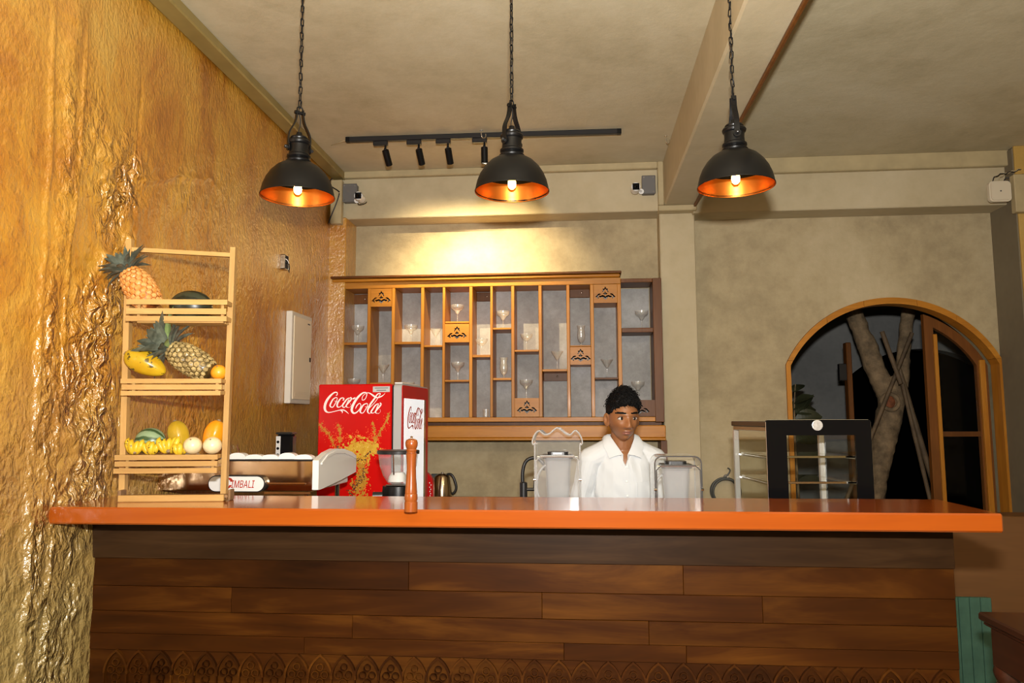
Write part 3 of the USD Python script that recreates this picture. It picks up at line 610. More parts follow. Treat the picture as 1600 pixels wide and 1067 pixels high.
part(wb, 'box_rim', cat([cbox((-.01, -.035, -.05), (.02, -.03, .05), .001), cbox((-.01, .03, -.05), (.02, .035, .05), .001), cbox((-.01, -.035, -.05), (.02, .035, -.045), .001), cbox((-.01, -.035, .045), (.02, .035, .05), .001)]), STEEL)
part(wb, 'box_back', cbox((-.012, -.0345, -.0495), (-.008, .0345, .0495), .001), GREYBOX)
for k, mt in enumerate((WHITE, BLACKP, BLACKP)): part(wb, 'wire', tube(curve([(-.008, -.01 + .01 * k, .0), (.02, -.015 + .014 * k, .02 - .01 * k), (.035, .0, -.01), (.03, .01 * k, -.05 - .008 * k)], 14), .003, 6), mt)
for i, (pts, lab) in enumerate([(([-.04, 0, .06], [-.05, -.02, .0], [.02, -.02, -.05], [.03, -.02, -.06]), 'dark wire looping round the top of the vertical trunking'), (([.03, -.02, -.07], [.0, -.01, -.16], [-.04, 0, -.25], [-.06, .0, -.31]), 'dark wire hanging down beside the vertical trunking')]):
    c0 = P(526, 290, YB - .12); single('loose_wire', tube(curve([c0 + np.array(p) for p in pts], 18), .005, 6), BLACKP, lab, 'wire', 'wires at the left corner trunking')
# ------------------------------------------------------------------ display shelf on the back wall
YS = 5.90
def X(px): return P(px, 560, YS)[0]
def Zs(py, px=780): return P(px, py, YS)[2]
s0 = np.array([X(778), YW, Zs(659)])
sh_ = thing('display_shelf', 'wide golden teak wall shelf with staggered open bays for cocktail glasses', 'wall shelf', s0)
def sp_(name, lo, hi, mat, b=.003, par=None): return part(par or sh_, name, mv(cbox(lo, hi, b), -s0), mat)
ztop, zbot = Zs(447), Zs(652)
YWs = YW - .0065
sp_('side_panel', (X(519), YS, Zs(660)), (X(532), YWs, Zs(437)), TEAK)
cols = [(573, 578), (611, 616), (657, 662), (691, 695), (733, 738), (766, 770), (799, 804), (842, 847), (886, 891), (923.5, 929), (966, 972)]
for a, b in cols: sp_('divider', (X(a), YS, zbot + .0005), (X(b), YWs, ztop - .0005), TEAK)
sp_('side_panel', (X(1022), YS, Zs(660)), (X(1036), YWs, Zs(439)), REDWOOD)
sp_('top_board', (X(532) + .0005, YS, ztop), (X(972), YWs, Zs(437)), TEAKH)
sp_('top_board', (X(972) + .0005, YS + .004, Zs(445)), (X(1022) - .0005, YWs, Zs(439)), REDWOOD)
sp_('cornice', (X(518), YS - .03, Zs(437) + .0005), (X(971), YWs, Zs(432)), TEAKH, .008)
sp_('cornice', (X(516), YS - .045, Zs(432) + .0005), (X(973), YWs, Zs(428)), REDWOOD, .006)
sp_('bottom_rail', (X(532) + .0005, YS - .006, Zs(659)), (X(1022) - .0005, YWs, zbot), TEAKH)
sp_('rear_apron', (X(600), YS + .10, Zs(666)), (X(1034), YWs, Zs(659) - .0005), REDWOOD)
sp_('ledge', (X(600), YS - .03, Zs(684)), (X(1037), YS + .099, Zs(665)), TEAKH, .006)
sp_('ledge_lip', (X(600), YS - .045, Zs(688)), (X(1037), YS + .05, Zs(684) - .0005), TEAKH, .006)
sp_('leg', (X(1030), YS + .03, Zs(740)), (X(1040), YWs, Zs(688) - .0005), REDWOOD)
bays = dict(A=(532, 573), B=(578, 611), C=(616, 657), D=(662, 691), E=(695, 733), F=(738, 766), G=(770, 799), H=(804, 842), I=(847, 886), J=(891, 923.5), K=(929, 966), L=(972, 1022))
def board(bay, y0, y1): a, b = bays[bay]; sp_('shelf_board', (X(a) + .0005, YS + .002, Zs(y1)), (X(b) - .0005, YWs, Zs(y0)), TEAKH if bay < 'K' else REDWOOD)
for bay, y0, y1 in [('A', 532, 536), ('A', 618, 622), ('B', 596, 600), ('C', 532, 536), ('C', 622, 626), ('D', 538, 541), ('E', 501, 504), ('E', 593, 596), ('F', 554, 558), ('G', 512, 515), ('G', 590.5, 594), ('H', 547, 550), ('I', 577.5, 581), ('J', 541, 543), ('K', 591, 594), ('L', 515, 522)]: board(bay, y0, y1)
Z_ = 23.7
crown = [(610, 210), (640, 268), (662, 298), (712, 292), (692, 340), (724, 402), (704, 428), (662, 372), (610, 306), (558, 372), (516, 428), (496, 402), (528, 340), (508, 292), (558, 298), (580, 268)]
dia = [(605, 372), (622, 440), (692, 476), (640, 512), (605, 522), (570, 508), (518, 480), (590, 440)]
bot = [(610, 718), (580, 670), (515, 640), (545, 612), (480, 602), (430, 642), (368, 590), (385, 548), (440, 560), (490, 532), (560, 548), (610, 590), (660, 548), (730, 532), (780, 560), (835, 548), (852, 590), (790, 642), (740, 602), (675, 612), (705, 640), (640, 670)]
sd = [(236, 598), (300, 538), (340, 486), (410, 470), (455, 500), (390, 522), (346, 560), (340, 600), (370, 640), (352, 668), (300, 630)]
sd2 = [(1220 - x, y) for x, y in sd][::-1]
orn = unary_union([Polygon([((x - 610) / Z_ * 5.0e-3, -(y - 480) / Z_ * 5.0e-3) for x, y in c]).buffer(0) for c in (crown, dia, bot, sd, sd2)])
for bay, y0, y1 in [('B', 447.5, 476), ('E', 505, 534), ('H', 622, 651.5), ('J', 543.5, 571), ('K', 447.5, 476), ('L', 626, 651.5)]:
    a, b = bays[bay]; cx, cz = X((a + b) / 2), Zs((y0 + y1) / 2); w, h = X(b) - X(a), Zs(y0) - Zs(y1)
    pl = sbox(-w / 2 + .0006, -h / 2 + .0006, w / 2 - .0006, h / 2 - .0006).difference(orn)
    part(sh_, 'carved_panel', mv(xz(pl, YS - .004, .016), np.array([cx, 0, cz]) - s0), TEAKH if bay != 'L' else REDWOOD)
    if bay not in 'HL': sp_('panel_base', (X(a) + .0006, YS + .0125, Zs(y1)), (X(b) - .0006, YWs, Zs(y1 - 2.2)), TEAKH)
    if bay in 'HL': sp_('panel_top', (X(a) + .0006, YS + .0125, Zs(y0 + 2.6)), (X(b) - .0006, YWs, Zs(y0)), TEAKH if bay == 'H' else REDWOOD)
sp_('back_panel', (X(533), YW - .006, zbot + .001), (X(1021), YW - .0018, Zs(446)), GREYW, .001)
for bay, y0, y1 in [('A', 456, 471), ('F', 456, 470), ('J', 452, 467), ('I', 582, 596)]:
    a, b = bays[bay]; cl = sp_('wall_cleat', (X(a) + .0006, YW - .03, P(780, y1, YW - .03)[2]), (X(b) - .0006, YWs, P(780, y0, YW - .03)[2]), REDWOOD)
    part(cl, 'bolt', mv(ball(.008, 2, (1, .5, 1)), np.array([X((a + b) / 2 + 3), YW - .032, P(780, (y0 + y1) / 2, YW - .03)[2]]) - s0), CHROME, smooth=True)

# ------------------------------------------------------------------ glasses
def glass_mesh(outer, t=.0016, foot=None):
    o_ = np.array(outer, float); return o_
def stem_profile(bowl, H, foot=.035, hs=.07, t=.0014):
    # bowl: outer profile from the stem up; returns a closed outline of a stemmed glass
    out = [(0, 0), (foot, 0), (foot, .002), (foot * .5, .005), (.0065, .010), (.0042, .022), (.0038, hs * .6), (.0045, hs - .004)] + bowl
    inn = [(max(r - t, 0), z + (t * 1.5 if i == 0 else t * .6)) for i, (r, z) in enumerate(bowl)]
    inn = inn[::-1]; inn[0] = (bowl[-1][0] - t, bowl[-1][1])
    return lathe(out + inn + [(0, inn[-1][1])], 32)
kinds = {
 'margarita_glass': stem_profile([(.006, .072), (.014, .080), (.020, .092), (.024, .102), (.036, .108), (.048, .118), (.052, .130), (.053, .147)], .15),
 'martini_glass': stem_profile([(.005, .078), (.012, .088), (.030, .118), (.050, .150)], .15, hs=.076),
 'coupe_glass': stem_profile([(.006, .082), (.020, .090), (.038, .104), (.047, .120), (.049, .137)], .14, hs=.08),
 'hurricane_glass': stem_profile([(.008, .030), (.022, .044), (.031, .068), (.033, .088), (.029, .115), (.026, .135), (.029, .155), (.034, .170)], .17, foot=.030, hs=.028),
 'shot_tumbler': lathe([(0, 0), (.021, 0), (.023, .004), (.025, .066), (.0235, .066), (.0215, .008), (0, .007)], 28)}
DR = hazy('drinking_glass', .10, (.9, .9, .86), 2.1, .16)
GLASSES = [('margarita_glass', 557, 'A', 532, 'margarita glass in the leftmost bay, on its upper board'), ('margarita_glass', 552, 'A', 618, 'margarita glass in the leftmost bay, just above the red cooler'),
 ('martini_glass', 598, 'B', 596, 'martini glass under the leftmost carved panel'), ('margarita_glass', 641, 'C', 532, 'margarita glass in the wide bay right of the leftmost carved panel'),
 ('coupe_glass', 638, 'C', 622, 'coupe glass in the lower bay just above the cooler door'), ('martini_glass', 680, 'D', 538, 'martini glass in the narrow bay left of the carved panel with a glass on top'),
 ('margarita_glass', 714, 'E', 501, 'margarita glass standing on top of the second carved panel from left'), ('margarita_glass', 715, 'E', 593, 'margarita glass below the second carved panel from left'),
 ('coupe_glass', 752, 'F', 554, 'coupe glass brightly lit in the bay right of the second carved panel'), ('shot_tumbler', 759, 'F', 652, 'small straight tumbler on the bottom rail of the shelf'),
 ('margarita_glass', 786, 'G', 512, 'margarita glass directly above a tall hurricane glass'), ('hurricane_glass', 787, 'G', 590.5, 'curvy hurricane glass left of the lowest carved panel'),
 ('coupe_glass', 823, 'H', 547, 'coupe glass on the board two bays above the lowest middle carved panel'), ('margarita_glass', 822, 'H', 622, 'margarita glass standing on the lowest middle carved panel'),
 ('martini_glass', 871, 'I', 577.5, 'martini glass in the bay left of the fourth carved panel'), ('hurricane_glass', 909, 'J', 541, 'curvy hurricane glass standing on the fourth carved panel'),
 ('martini_glass', 949, 'K', 591, 'martini glass below the carved panel at the upper right'), ('margarita_glass', 1005, 'L', 515, 'margarita glass on the upper board of the dark right bay'),
 ('margarita_glass', 997, 'L', 626, 'margarita glass behind the barman, on the lowest right carved panel')]
first = {}
for kind, px, bay, py, lab in GLASSES:
    loc = (P(px, 600, YS + .10)[0], YS + .11, (zbot if py == 652 else Zs(py)) + .0006)
    if kind not in first:
        t = thing(kind, lab, 'glass', loc, group='cocktail glasses on the wall shelf'); m = kinds[kind]
        v = m.vertices[:, 2]; cut = .03 if kind == 'shot_tumbler' else (.028 if kind == 'hurricane_glass' else .074)
        part(t, 'vessel', m, DR, smooth=50); first[kind] = t
    else: dup(first[kind], loc, label=lab)

# ------------------------------------------------------------------ worktops behind the bar (mostly hidden by it)
WT = .98
STW = plain('worktop_steel', (.5, .49, .46), .3, 1.0)
def bench(name, lo, hi, lab, mat=STW):
    b = thing(name, lab, 'worktop', ((lo[0] + hi[0]) / 2, (lo[1] + hi[1]) / 2, 0)); o = np.array([(lo[0] + hi[0]) / 2, (lo[1] + hi[1]) / 2, 0])
    part(b, 'top', mv(cbox((lo[0], lo[1], hi[2] - .03), hi, .003), -o), mat)
    for x in (lo[0] + .03, hi[0] - .06):
        for y in (lo[1] + .03, hi[1] - .06): part(b, 'leg', mv(cbox((x, y, 0), (x + .03, y + .03, hi[2] - .0305), .002), -o), STEEL)
xa = P(880, 780, 3.7)[0]
bench('prep_worktop', (XL + .04, 3.235, 0), (P(690, 780, 3.7)[0], 4.15, WT), 'steel prep worktop behind the left half of the bar carrying the coffee machine')
bench('serving_shelf', (P(690, 780, 3.7)[0] + .01, 3.235, 0), (P(1120, 780, 3.6)[0], 3.47, WT), 'narrow steel serving shelf behind the middle of the bar under the blenders')
bench('case_worktop', (P(1120, 780, 3.6)[0] + .01, 3.235, 0), (P(1420, 780, 3.6)[0], 4.2, WT), 'steel worktop behind the right half of the bar carrying the display case')
bench('sink_worktop', (P(690, 780, 3.7)[0] + .01, 3.86, 0), (P(862, 780, 4.0)[0], 4.3, WT), 'small steel sink worktop with the black tap')
bench('rear_counter', (P(640, 780, 6)[0], 5.6, 0), (P(1030, 780, 5.6)[0], YW - .02, .90), 'rear counter against the back wall carrying the kettle', WALNUT)

# ------------------------------------------------------------------ coffee machine
ym = 3.50
mx0, mx1 = P(196, 740, ym)[0], P(490, 740, ym)[0]
cmz = WT
cof = thing('espresso_machine', 'long white and mirror steel espresso machine behind the fruit rack', 'espresso machine', ((mx0 + mx1) / 2, ym, cmz))
o = np.array([(mx0 + mx1) / 2, ym, cmz]); zT = P(480, 718, ym)[2]; zB = P(480, 768, ym)[2]
MIRR = plain('mirror_warm_steel', (.72, .52, .33), .10, 1.0, var=.18, vscale=5)
def mp(name, lo, hi, mat, b=.004): return part(cof, name, mv(cbox(lo, hi, b), -o), mat)
mp('rear_panel', (mx0 + .02, ym, zB), (mx1, ym + .02, zT), MIRR)
mp('body', (mx0 + .03, ym + .021, zB), (mx1 - .002, ym + .54, zT - .01), WHITE)
mp('trim_strip', (mx0 + .02, ym - .006, zT - .008), (mx1, ym - .0005, zT + .002), BLACKP)
mp('groove_bar', (P(415, 755, ym)[0], ym - .008, P(400, 757, ym)[2]), (P(478, 755, ym)[0], ym - .0005, P(400, 754, ym)[2]), MIRR)
mp('groove_bar', (P(413, 755, ym)[0], ym - .006, P(400, 772, ym)[2]), (P(486, 755, ym)[0], ym - .0005, P(400, 768, ym)[2]), Lk + 'red_brown_wood')
mp('drip_tray', (mx0 + .03, ym + .03, cmz + .05), (mx1 - .03, ym + .5, cmz + .09), STEEL)
for x in (mx0 + .05, mx1 - .04):
    for y in (ym + .02, ym + .48): part(cof, 'foot', mv(lathe([(0, 0), (.022, 0), (.02, .01), (.012, .016), (.012, zB - cmz), (0, zB - cmz)], 16), np.array([x, y, cmz]) - o), CHROME, smooth=30)
# sculpted white side cheeks
sidep = Polygon([(-.015, zT - .005), (-.015, zB + .012), (.02, zB + .012), (.30, zB + .03), (.58, zB + .055), (.58, zT - .01), (.50, zT + .012), (.36, zT + .034), (.22, zT + .040), (.10, zT + .026)]).buffer(.006).buffer(-.003)
def cheek(x, t):
    m = extr(sidep, t); v = m.vertices; return TM(np.stack([x + v[:, 2], ym + v[:, 0], v[:, 1]], 1), m.faces[:, ::1])
ck = cheek(mx1 + .0005, .03); part(cof, 'side_cheek', mv(ck, -o), WHITEP)
rim = LineString([(.02, zT - .02), (.10, zT + .012), (.22, zT + .026), (.36, zT + .020), (.50, zT - .004), (.56, zT - .02)]).buffer(.006)
m = extr(rim, .006); v = m.vertices; part(cof, 'cheek_rim', mv(TM(np.stack([mx1 + .03 + v[:, 2], ym + v[:, 0], v[:, 1]], 1), m.faces), -o), WHITEP)
part(cof, 'side_cheek', mv(cheek(mx0 - .012, .03), -o), WHITEP)
# scalloped cup rail
nw = 11; w = (mx1 - mx0 - .04) / nw
for k in range(nw):
    x = mx0 + .03 + (k + .5) * w
    a = np.linspace(0, np.pi, 14); hgt = .018 + .008 * ((k * 7) % 3 == 0)
    pg = Polygon([(x - w * .52, zT)] + [(x - w * .52 * math.cos(q), zT + .006 + hgt * math.sin(q) ** .8) for q in a] + [(x + w * .52, zT)]).buffer(0)
    part(cof, 'cup_rail_scallop', mv(xz(pg, ym - .004 + .006 * (k % 2), .045), -o), WHITEP)
# name plate
sx0, sx1, sz0, sz1 = P(326, 756, ym - .03)[0], P(412, 756, ym - .03)[0], P(370, 767.5, ym - .03)[2], P(370, 744.5, ym - .03)[2]
hh = (sz1 - sz0) / 2
pl = LineString([(sx0 + hh, 0), (sx1 - hh, 0)]).buffer(hh)
bd = part(cof, 'name_plate_rim', mv(xz(pl.buffer(.005), ym - .026, .0255), np.array([0, 0, (sz0 + sz1) / 2]) - o), BLACKP)
part(cof, 'name_plate', mv(xz(pl, ym - .03, .0038), np.array([0, 0, (sz0 + sz1) / 2]) - o), WHITEP)
REDINK = plain('red_ink', (.42, .03, .01), .4)
def lettering(txt, h, x, y, zb, shear=.2, stretch=1.0, bold=True):
    m = meshkit.text_mesh(txt, h, .0012, bold); v = m.vertices
    return TM(np.stack([x + v[:, 0] * stretch + shear * v[:, 1], y - v[:, 2], zb + v[:, 1]], 1), m.faces)
cx = P(360.5, 756, ym - .03)[0]; zb = P(380, 762, ym - .03)[2]
im = lettering('IMBALI', P(380, 750.5, ym - .03)[2] - zb, 0, ym - .0302, zb, bold=False); ext = im.vertices[:, 0].max()
im.vertices[:, 0] = cx + im.vertices[:, 0] * (P(398, 756, ym - .03)[0] - cx) / ext
part(cof, 'lettering', mv(im, -o), REDINK)
zb2 = P(380, 763.5, ym - .03)[2]
part(cof, 'lettering', mv(lettering('C', P(380, 747, ym - .03)[2] - zb2, P(341.5, 756, ym - .03)[0], ym - .0302, zb2, .25, 1.25), -o), REDINK)
# things on the machine
zt_ = zT - .01
tin0 = P(434, 700, ym + .25); tw_ = (P(460, 700, ym + .25)[0] - tin0[0])
tin = thing('patterned_tin', 'black and grey patterned tin standing on the espresso machine', 'tin', (tin0[0] + tw_ / 2, ym + .25, zt_))
hgt = P(440, 675, ym + .25)[2] - zt_
part(tin, 'tin_body', cbox((-tw_ / 2, -.035, 0), (tw_ / 2, .035, hgt - .012), .012), BLACKG)
part(tin, 'tin_lid', cbox((-tw_ / 2 - .001, -.036, hgt - .0118), (tw_ / 2 + .001, .036, hgt), .010), BLACKP)
part(tin, 'side_label', cbox((-tw_ / 2 + .004, -.0358, .01), (-tw_ / 2 + .028, -.0352, hgt - .02), .0002), plain('label_grey', (.45, .45, .45), .4))
for k in range(3): part(tin, 'label_dot', mv(cyl((0, 0, 0), (0, -.001, 0), .007, 14), (-tw_ / 2 + .015, -.0359, .022 + k * .032)), BLACKG)
jl = P(364, 700, ym + .2)
jar = thing('glass_jar', 'small clear glass jar on the espresso machine beside the rack post', 'jar', (jl[0], ym + .2, zt_))
part(jar, 'jar_body', lathe([(0, 0), (.026, 0), (.030, .006), (.030, .052), (.022, .062), (.022, .074), (.0205, .074), (.0205, .062), (.028, .050), (.028, .007), (0, .005)], 28), GLASSM, smooth=40)
part(jar, 'jar_lid', lathe([(0, .0745), (.024, .0745), (.024, .084), (.012, .087), (0, .087)], 24), PANE, smooth=30)

# ------------------------------------------------------------------ grinder, mill, kettle, tap
yg_ = 3.62
gx = P(622, 740, yg_)[0]; zl0, zl1, zb0, zb1 = P(622, 703, yg_)[2], P(622, 709, yg_)[2], P(622, 756, yg_)[2], P(622, 775, yg_)[2]
px_ = yg_ / 1180
gr = thing('coffee_grinder', 'black coffee grinder with a clear bean hopper behind the pepper mill', 'grinder', (gx, yg_, WT))
o = np.array([gx, yg_, WT])
hop = [(.028, zb0), (.05, zb0 + .006), (.072, zb0 + .04), (.088, zb0 + .085), (.096, zl1)]
part(gr, 'hopper', mv(lathe([(r, z) for r, z in hop] + [(r - .002, z) for r, z in hop[::-1]], 40, True), (0, 0, -WT)), HOPPER, smooth=40)
part(gr, 'hopper_lid', mv(lathe([(0, zl1 + .0004), (.101, zl1 + .0004), (.102, zl0 - .004), (.098, zl0), (0, zl0)], 40), (0, 0, -WT)), BLACKP, smooth=30)
part(gr, 'hopper_cone', mv(lathe([(.022, zb0 + .01), (.048, zb0 + .012), (.044, zb0 + .035), (.03, zb0 + .055), (0, zb0 + .06)], 28), (0, 0, -WT)), WHITE, smooth=30)
part(gr, 'slide_gate', mv(cbox((-.05, -.045, zb0 - .008), (.05, .045, zb0), .004), (0, 0, -WT)), STEEL)
part(gr, 'hopper_rod', mv(cyl((0, -.085, zb0 + .05), (0, -.095, zl1), .003, 8), (0, 0, -WT)), CHROME)
part(gr, 'grinder_body', mv(lathe([(0, 0), (.085, 0), (.09, .01), (.085, .03), (.075, .05), (.078, zb1 - WT - .01), (.072, zb0 - WT - .009), (0, zb0 - WT - .009)], 36), (0, 0, 0)), BLACK, smooth=30)
part(gr, 'dosing_knob', mv(cyl((-.07, -.02, 0), (-.115, -.03, 0), .022, 18), (0, 0, zb1 - WT)), BLACKP)
pm = PZ(642, 799, ZC)
px_ = pm[1] / 1180
MILL = woodm('mill_wood', (.20, .042, .006), (.26, .06, .009), (.32, .085, .014), axis=2, scale=3, rough=.25, coat=.4, rnd=0)
mill = thing('pepper_mill', 'turned reddish-brown wooden pepper mill standing on the bar counter', 'pepper mill', (pm[0], pm[1], ZC))
Hm = 112 * px_
pr = [(10.3, 0), (10.3, 14), (9.4, 15), (9.4, 17), (10.3, 19), (10.0, 26), (9.2, 27.5), (9.6, 29), (9.0, 36), (7.8, 52), (7.2, 66), (7.8, 82), (8.6, 90)]
part(mill, 'mill_body', lathe([(0, 0)] + [(r * px_, z * px_) for r, z in pr] + [(0, 90 * px_)], 36), MILL, smooth=35)
pr = [(7.6, 90.2), (7.6, 93), (8.6, 94.5), (7.4, 96.5), (8.2, 98), (9.6, 102), (9.8, 106), (8.4, 110.5), (4, 112.5)]
part(mill, 'mill_head', lathe([(0, 90.2 * px_)] + [(r * px_, z * px_) for r, z in pr] + [(0, 112.8 * px_)], 36), MILL, smooth=35)
part(mill, 'mill_nut', lathe([(0, 112.9 * px_), (2 * px_, 112.9 * px_), (1.4 * px_, 114 * px_), (2.6 * px_, 115.5 * px_), (0, 117 * px_)], 14), CHROME, smooth=40)
yk = 5.95; kx = P(691, 760, yk)[0]; pk = yk / 1180
ket = thing('electric_kettle', 'rounded brushed steel kettle with black handle on the rear counter', 'kettle', (kx, yk, .90))
zk = .90; hk = P(690, 741, yk)[2] - zk
part(ket, 'kettle_body', lathe([(0, .012), (.078, .012), (.080, .03), (.074, .09), (.060, hk - .02), (.045, hk - .004), (0, hk - .002)], 36), plain('kettle_steel', (.42, .33, .22), .2, 1.0), smooth=35)
part(ket, 'kettle_base', lathe([(0, 0), (.082, 0), (.082, .010), (.078, .0118), (0, .0118)], 32), BLACKP, smooth=30)
part(ket, 'kettle_lid', lathe([(0, hk - .0015), (.04, hk - .0015), (.03, hk + .006), (.01, hk + .008), (.010, hk + .016), (0, hk + .018)], 24), STEEL, smooth=30)
part(ket, 'kettle_handle', tube(curve([(.035, 0, hk - .004), (.07, 0, hk - .002), (.10, 0, hk - .05), (.108, 0, hk - .12), (.095, 0, .05), (.076, 0, .04)], 22), [.010] * 22, 10), BLACKP, smooth=True)
part(ket, 'kettle_spout', mv(lathe([(0, 0), (.018, 0), (.010, .035), (0, .035)], 14), (-.058, 0, hk - .05), (0, -50, 0)), STEEL, smooth=30)
sk0, sk1 = P(674, 740, YW), P(700, 762, YW)
sk = thing('wall_socket', 'dark grey double wall socket plate above the kettle', 'socket', ((sk0[0] + sk1[0]) / 2, YW, (sk0[2] + sk1[2]) / 2))
w, h = (sk1[0] - sk0[0]) / 2, (sk0[2] - sk1[2]) / 2
part(sk, 'plate', cbox((-w, -.012, -h), (w, -.0005, h), .004), plain('socket_dark', (.04, .05, .045), .4))
for x in (-w * .45, w * .45): part(sk, 'rocker', cbox((x - .018, -.016, -.02), (x + .018, -.0122, .02), .002), BLACKP)
# red curved carton beside the kettle
rc0 = P(670, 760, 5.7); cy_ = 5.7
rc = thing('red_carton', 'red curved carton with white specks standing between cooler and kettle', 'carton', (rc0[0], cy_, .90))
w = 8 * cy_ / 1180; hc = P(670, 737, cy_)[2] - .90
pg = Polygon([(-w, 0), (-w, hc)] + [(-w + 2 * w * math.sin(t), hc * (.55 + .45 * math.cos(t))) for t in np.linspace(0, np.pi / 2, 10)] + [(w, 0)])
part(rc, 'carton_body', xz(pg, -.03, .06), REDP)
for k in range(9): part(rc, 'white_speck', mv(ball(.004, 1, (1, .2, 1.4)), (w * .45 + .006 * math.sin(k * 3), -.0305, .02 + k * hc * .07)), WHITEINK)
yt = 4.05; tx = P(818, 770, yt)[0]; zt1 = P(820, 714, yt)[2]
tap = thing('black_tap', 'black gooseneck kitchen tap left of the tall blender enclosure', 'tap', (tx, yt, WT)); h = zt1 - WT
part(tap, 'gooseneck', tube(curve([(0, 0, .04), (0, 0, h * .5), (0, 0, h - .055), (.018, 0, h - .018), (.055, 0, h - .004), (.095, 0, h - .02), (.11, 0, h - .07)], 30), .0095, 12), BLACKP, smooth=True)
part(tap, 'tap_base', lathe([(0, 0), (.03, 0), (.03, .008), (.02, .014), (.02, .055 + .15), (.012, .06 + .15), (0, .06 + .15)], 24), BLACKP, smooth=30)
part(tap, 'tap_lever', cat([cyl((0, 0, .17), (.06, 0, .17), .009, 10), cyl((.055, 0, .165), (.06, 0, .235), .005, 8)]), BLACKP)
# ------------------------------------------------------------------ red drinks cooler
ycl = 4.40
nr = P(611, 690, ycl)
cool = thing('drinks_cooler', 'tall red drinks cooler with white script logo and splash print behind the bar', 'cooler', (nr[0], ycl, 0), (0, 0, -3.5))
ck = ycl / 1180; wc = 122 * ck; HC = P(550, 600, ycl)[2]
part(cool, 'cabinet', cbox((-wc, 0, .06), (0, .60, HC), .006), REDP)
part(cool, 'plinth', cbox((-wc + .01, .01, 0), (-.01, .59, .0595), .004), BLACKP)
part(cool, 'hinge_gap', cbox((.0005, .012, .07), (.012, .59, HC - .01), .002), BLACKP)
def yz(poly, x0, d):              # a shape drawn in y,z and extruded along x
    m = extr(poly, d); v = m.vertices; return TM(np.stack([x0 + v[:, 2], v[:, 0], v[:, 1]], 1), m.faces)
dr_ = sbox(.03, .08, .57, HC - .03).buffer(.03)
part(cool, 'door', yz(dr_, .0125, .048), plain('cooler_grey', (.42, .42, .42), .4), smooth=30)
part(cool, 'door_face', yz(dr_.buffer(-.008), .0606, .004), REDP)
part(cool, 'lit_window', yz(sbox(.045, .2, .52, HC - .085), .0648, .003), usdkit.material(stage, Lk + 'lit_cooler_window', {'p': ('principled_bsdf', dict(base_color=(.8, .8, .82), roughness=.15, emission_color=(.93, .97, 1.0), emission_strength=.6))}, [], 'p.BSDF'), label='bright white lit window')
part(cool, 'window_edge', yz(sbox(.475, .2, .52, HC - .085), .068, .001), STEEL)
part(cool, 'top_tray', cbox((.0, .05, HC + .0005), (.05, .45, HC + .012), .004), WHITE)
# --- script logo, traced as brush strokes: (x, y, width)
STROKES = [
 [(378, 262, 20), (398, 240, 20), (392, 212, 22), (360, 205, 26), (300, 235, 34), (235, 300, 46), (180, 390, 54), (160, 470, 54), (175, 540, 44), (225, 572, 26), (290, 568, 18), (370, 550, 16), (450, 532, 20), (520, 530, 26), (570, 555, 22), (622, 600, 4)],
 [(470, 540, 20), (500, 560, 26), (495, 588, 6)],
 [(372, 302, 20), (320, 330, 26), (280, 395, 34), (265, 460, 30), (300, 480, 22), (350, 430, 18), (388, 355, 16), (395, 312, 16), (372, 300, 18)], [(350, 360, 10), (380, 382, 10), (420, 365, 10)],
 [(512, 350, 26), (522, 315, 20), (482, 310, 22), (432, 360, 32), (398, 430, 36), (408, 475, 28), (455, 470, 18), (510, 420, 10)],
 [(640, 312, 18), (590, 330, 26), (530, 400, 32), (502, 460, 30), (525, 484, 20), (572, 440, 14), (630, 350, 14)], [(655, 305, 26), (600, 410, 34), (572, 465, 26), (600, 484, 14), (655, 415, 8)],
 [(698, 328, 30), (735, 312, 28)],
 [(752, 508, 6), (765, 470, 22), (795, 430, 20), (832, 412, 16), (850, 440, 16), (838, 500, 18), (785, 565, 24), (722, 588, 36), (684, 555, 46), (684, 490, 52), (715, 415, 52), (775, 320, 46), (850, 245, 36), (915, 215, 26), (960, 228, 20), (955, 280, 16), (915, 345, 16), (878, 352, 16), (872, 312, 14), (905, 258, 12), (950, 228, 10)],
 [(955, 222, 14), (1010, 225, 22), (1060, 255, 32), (1110, 290, 36), (1155, 310, 26), (1205, 300, 26), (1255, 278, 20), (1308, 224, 4)],
 [(962, 416, 20), (900, 440, 26), (855, 510, 34), (842, 568, 32), (875, 590, 20), (930, 540, 16), (972, 465, 14), (980, 425, 14), (955, 414, 18)], [(935, 470, 10), (965, 482, 10), (1005, 455, 10)],
 [(1210, 262, 12), (1215, 235, 18), (1185, 236, 22), (1120, 310, 32), (1050, 400, 38), (1000, 490, 40), (982, 560, 34), (1005, 592, 20), (1055, 550, 10)], [(1205, 260, 12), (1150, 350, 12), (1070, 445, 12), (1010, 500, 10)],
 [(1185, 420, 18), (1125, 450, 28), (1075, 520, 32), (1048, 578, 28), (1080, 590, 16), (1140, 530, 14), (1195, 440, 14)], [(1218, 408, 26), (1160, 520, 34), (1132, 578, 26), (1155, 594, 14), (1215, 520, 6)], [(1184, 595, 14), (1190, 595, 14)]]
def brush(strokes):
    polys = []
    for st in strokes:
        c = curve([(x, y, w) for x, y, w in st], 10 * len(st)) if len(st) > 2 else np.array(st, float)
        for a, b in zip(c[:-1], c[1:]):
            polys.append(unary_union([Point(a[:2]).buffer(max(a[2], 4) * .44, 5), Point(b[:2]).buffer(max(b[2], 4) * .44, 5)]).convex_hull)
    return unary_union(polys).simplify(1.2)
logo = brush(STROKES)             # in units of 1/11.43 photo pixel; the cooler's top left corner lies at (35, 60)
sc = ck / 11.43
lg = affinity.affine_transform(logo, [sc, 0, 0, -sc, -wc - 35 * sc, HC + 60 * sc])
part(cool, 'script_logo', xz(lg, -.0012, .0012), WHITEINK)
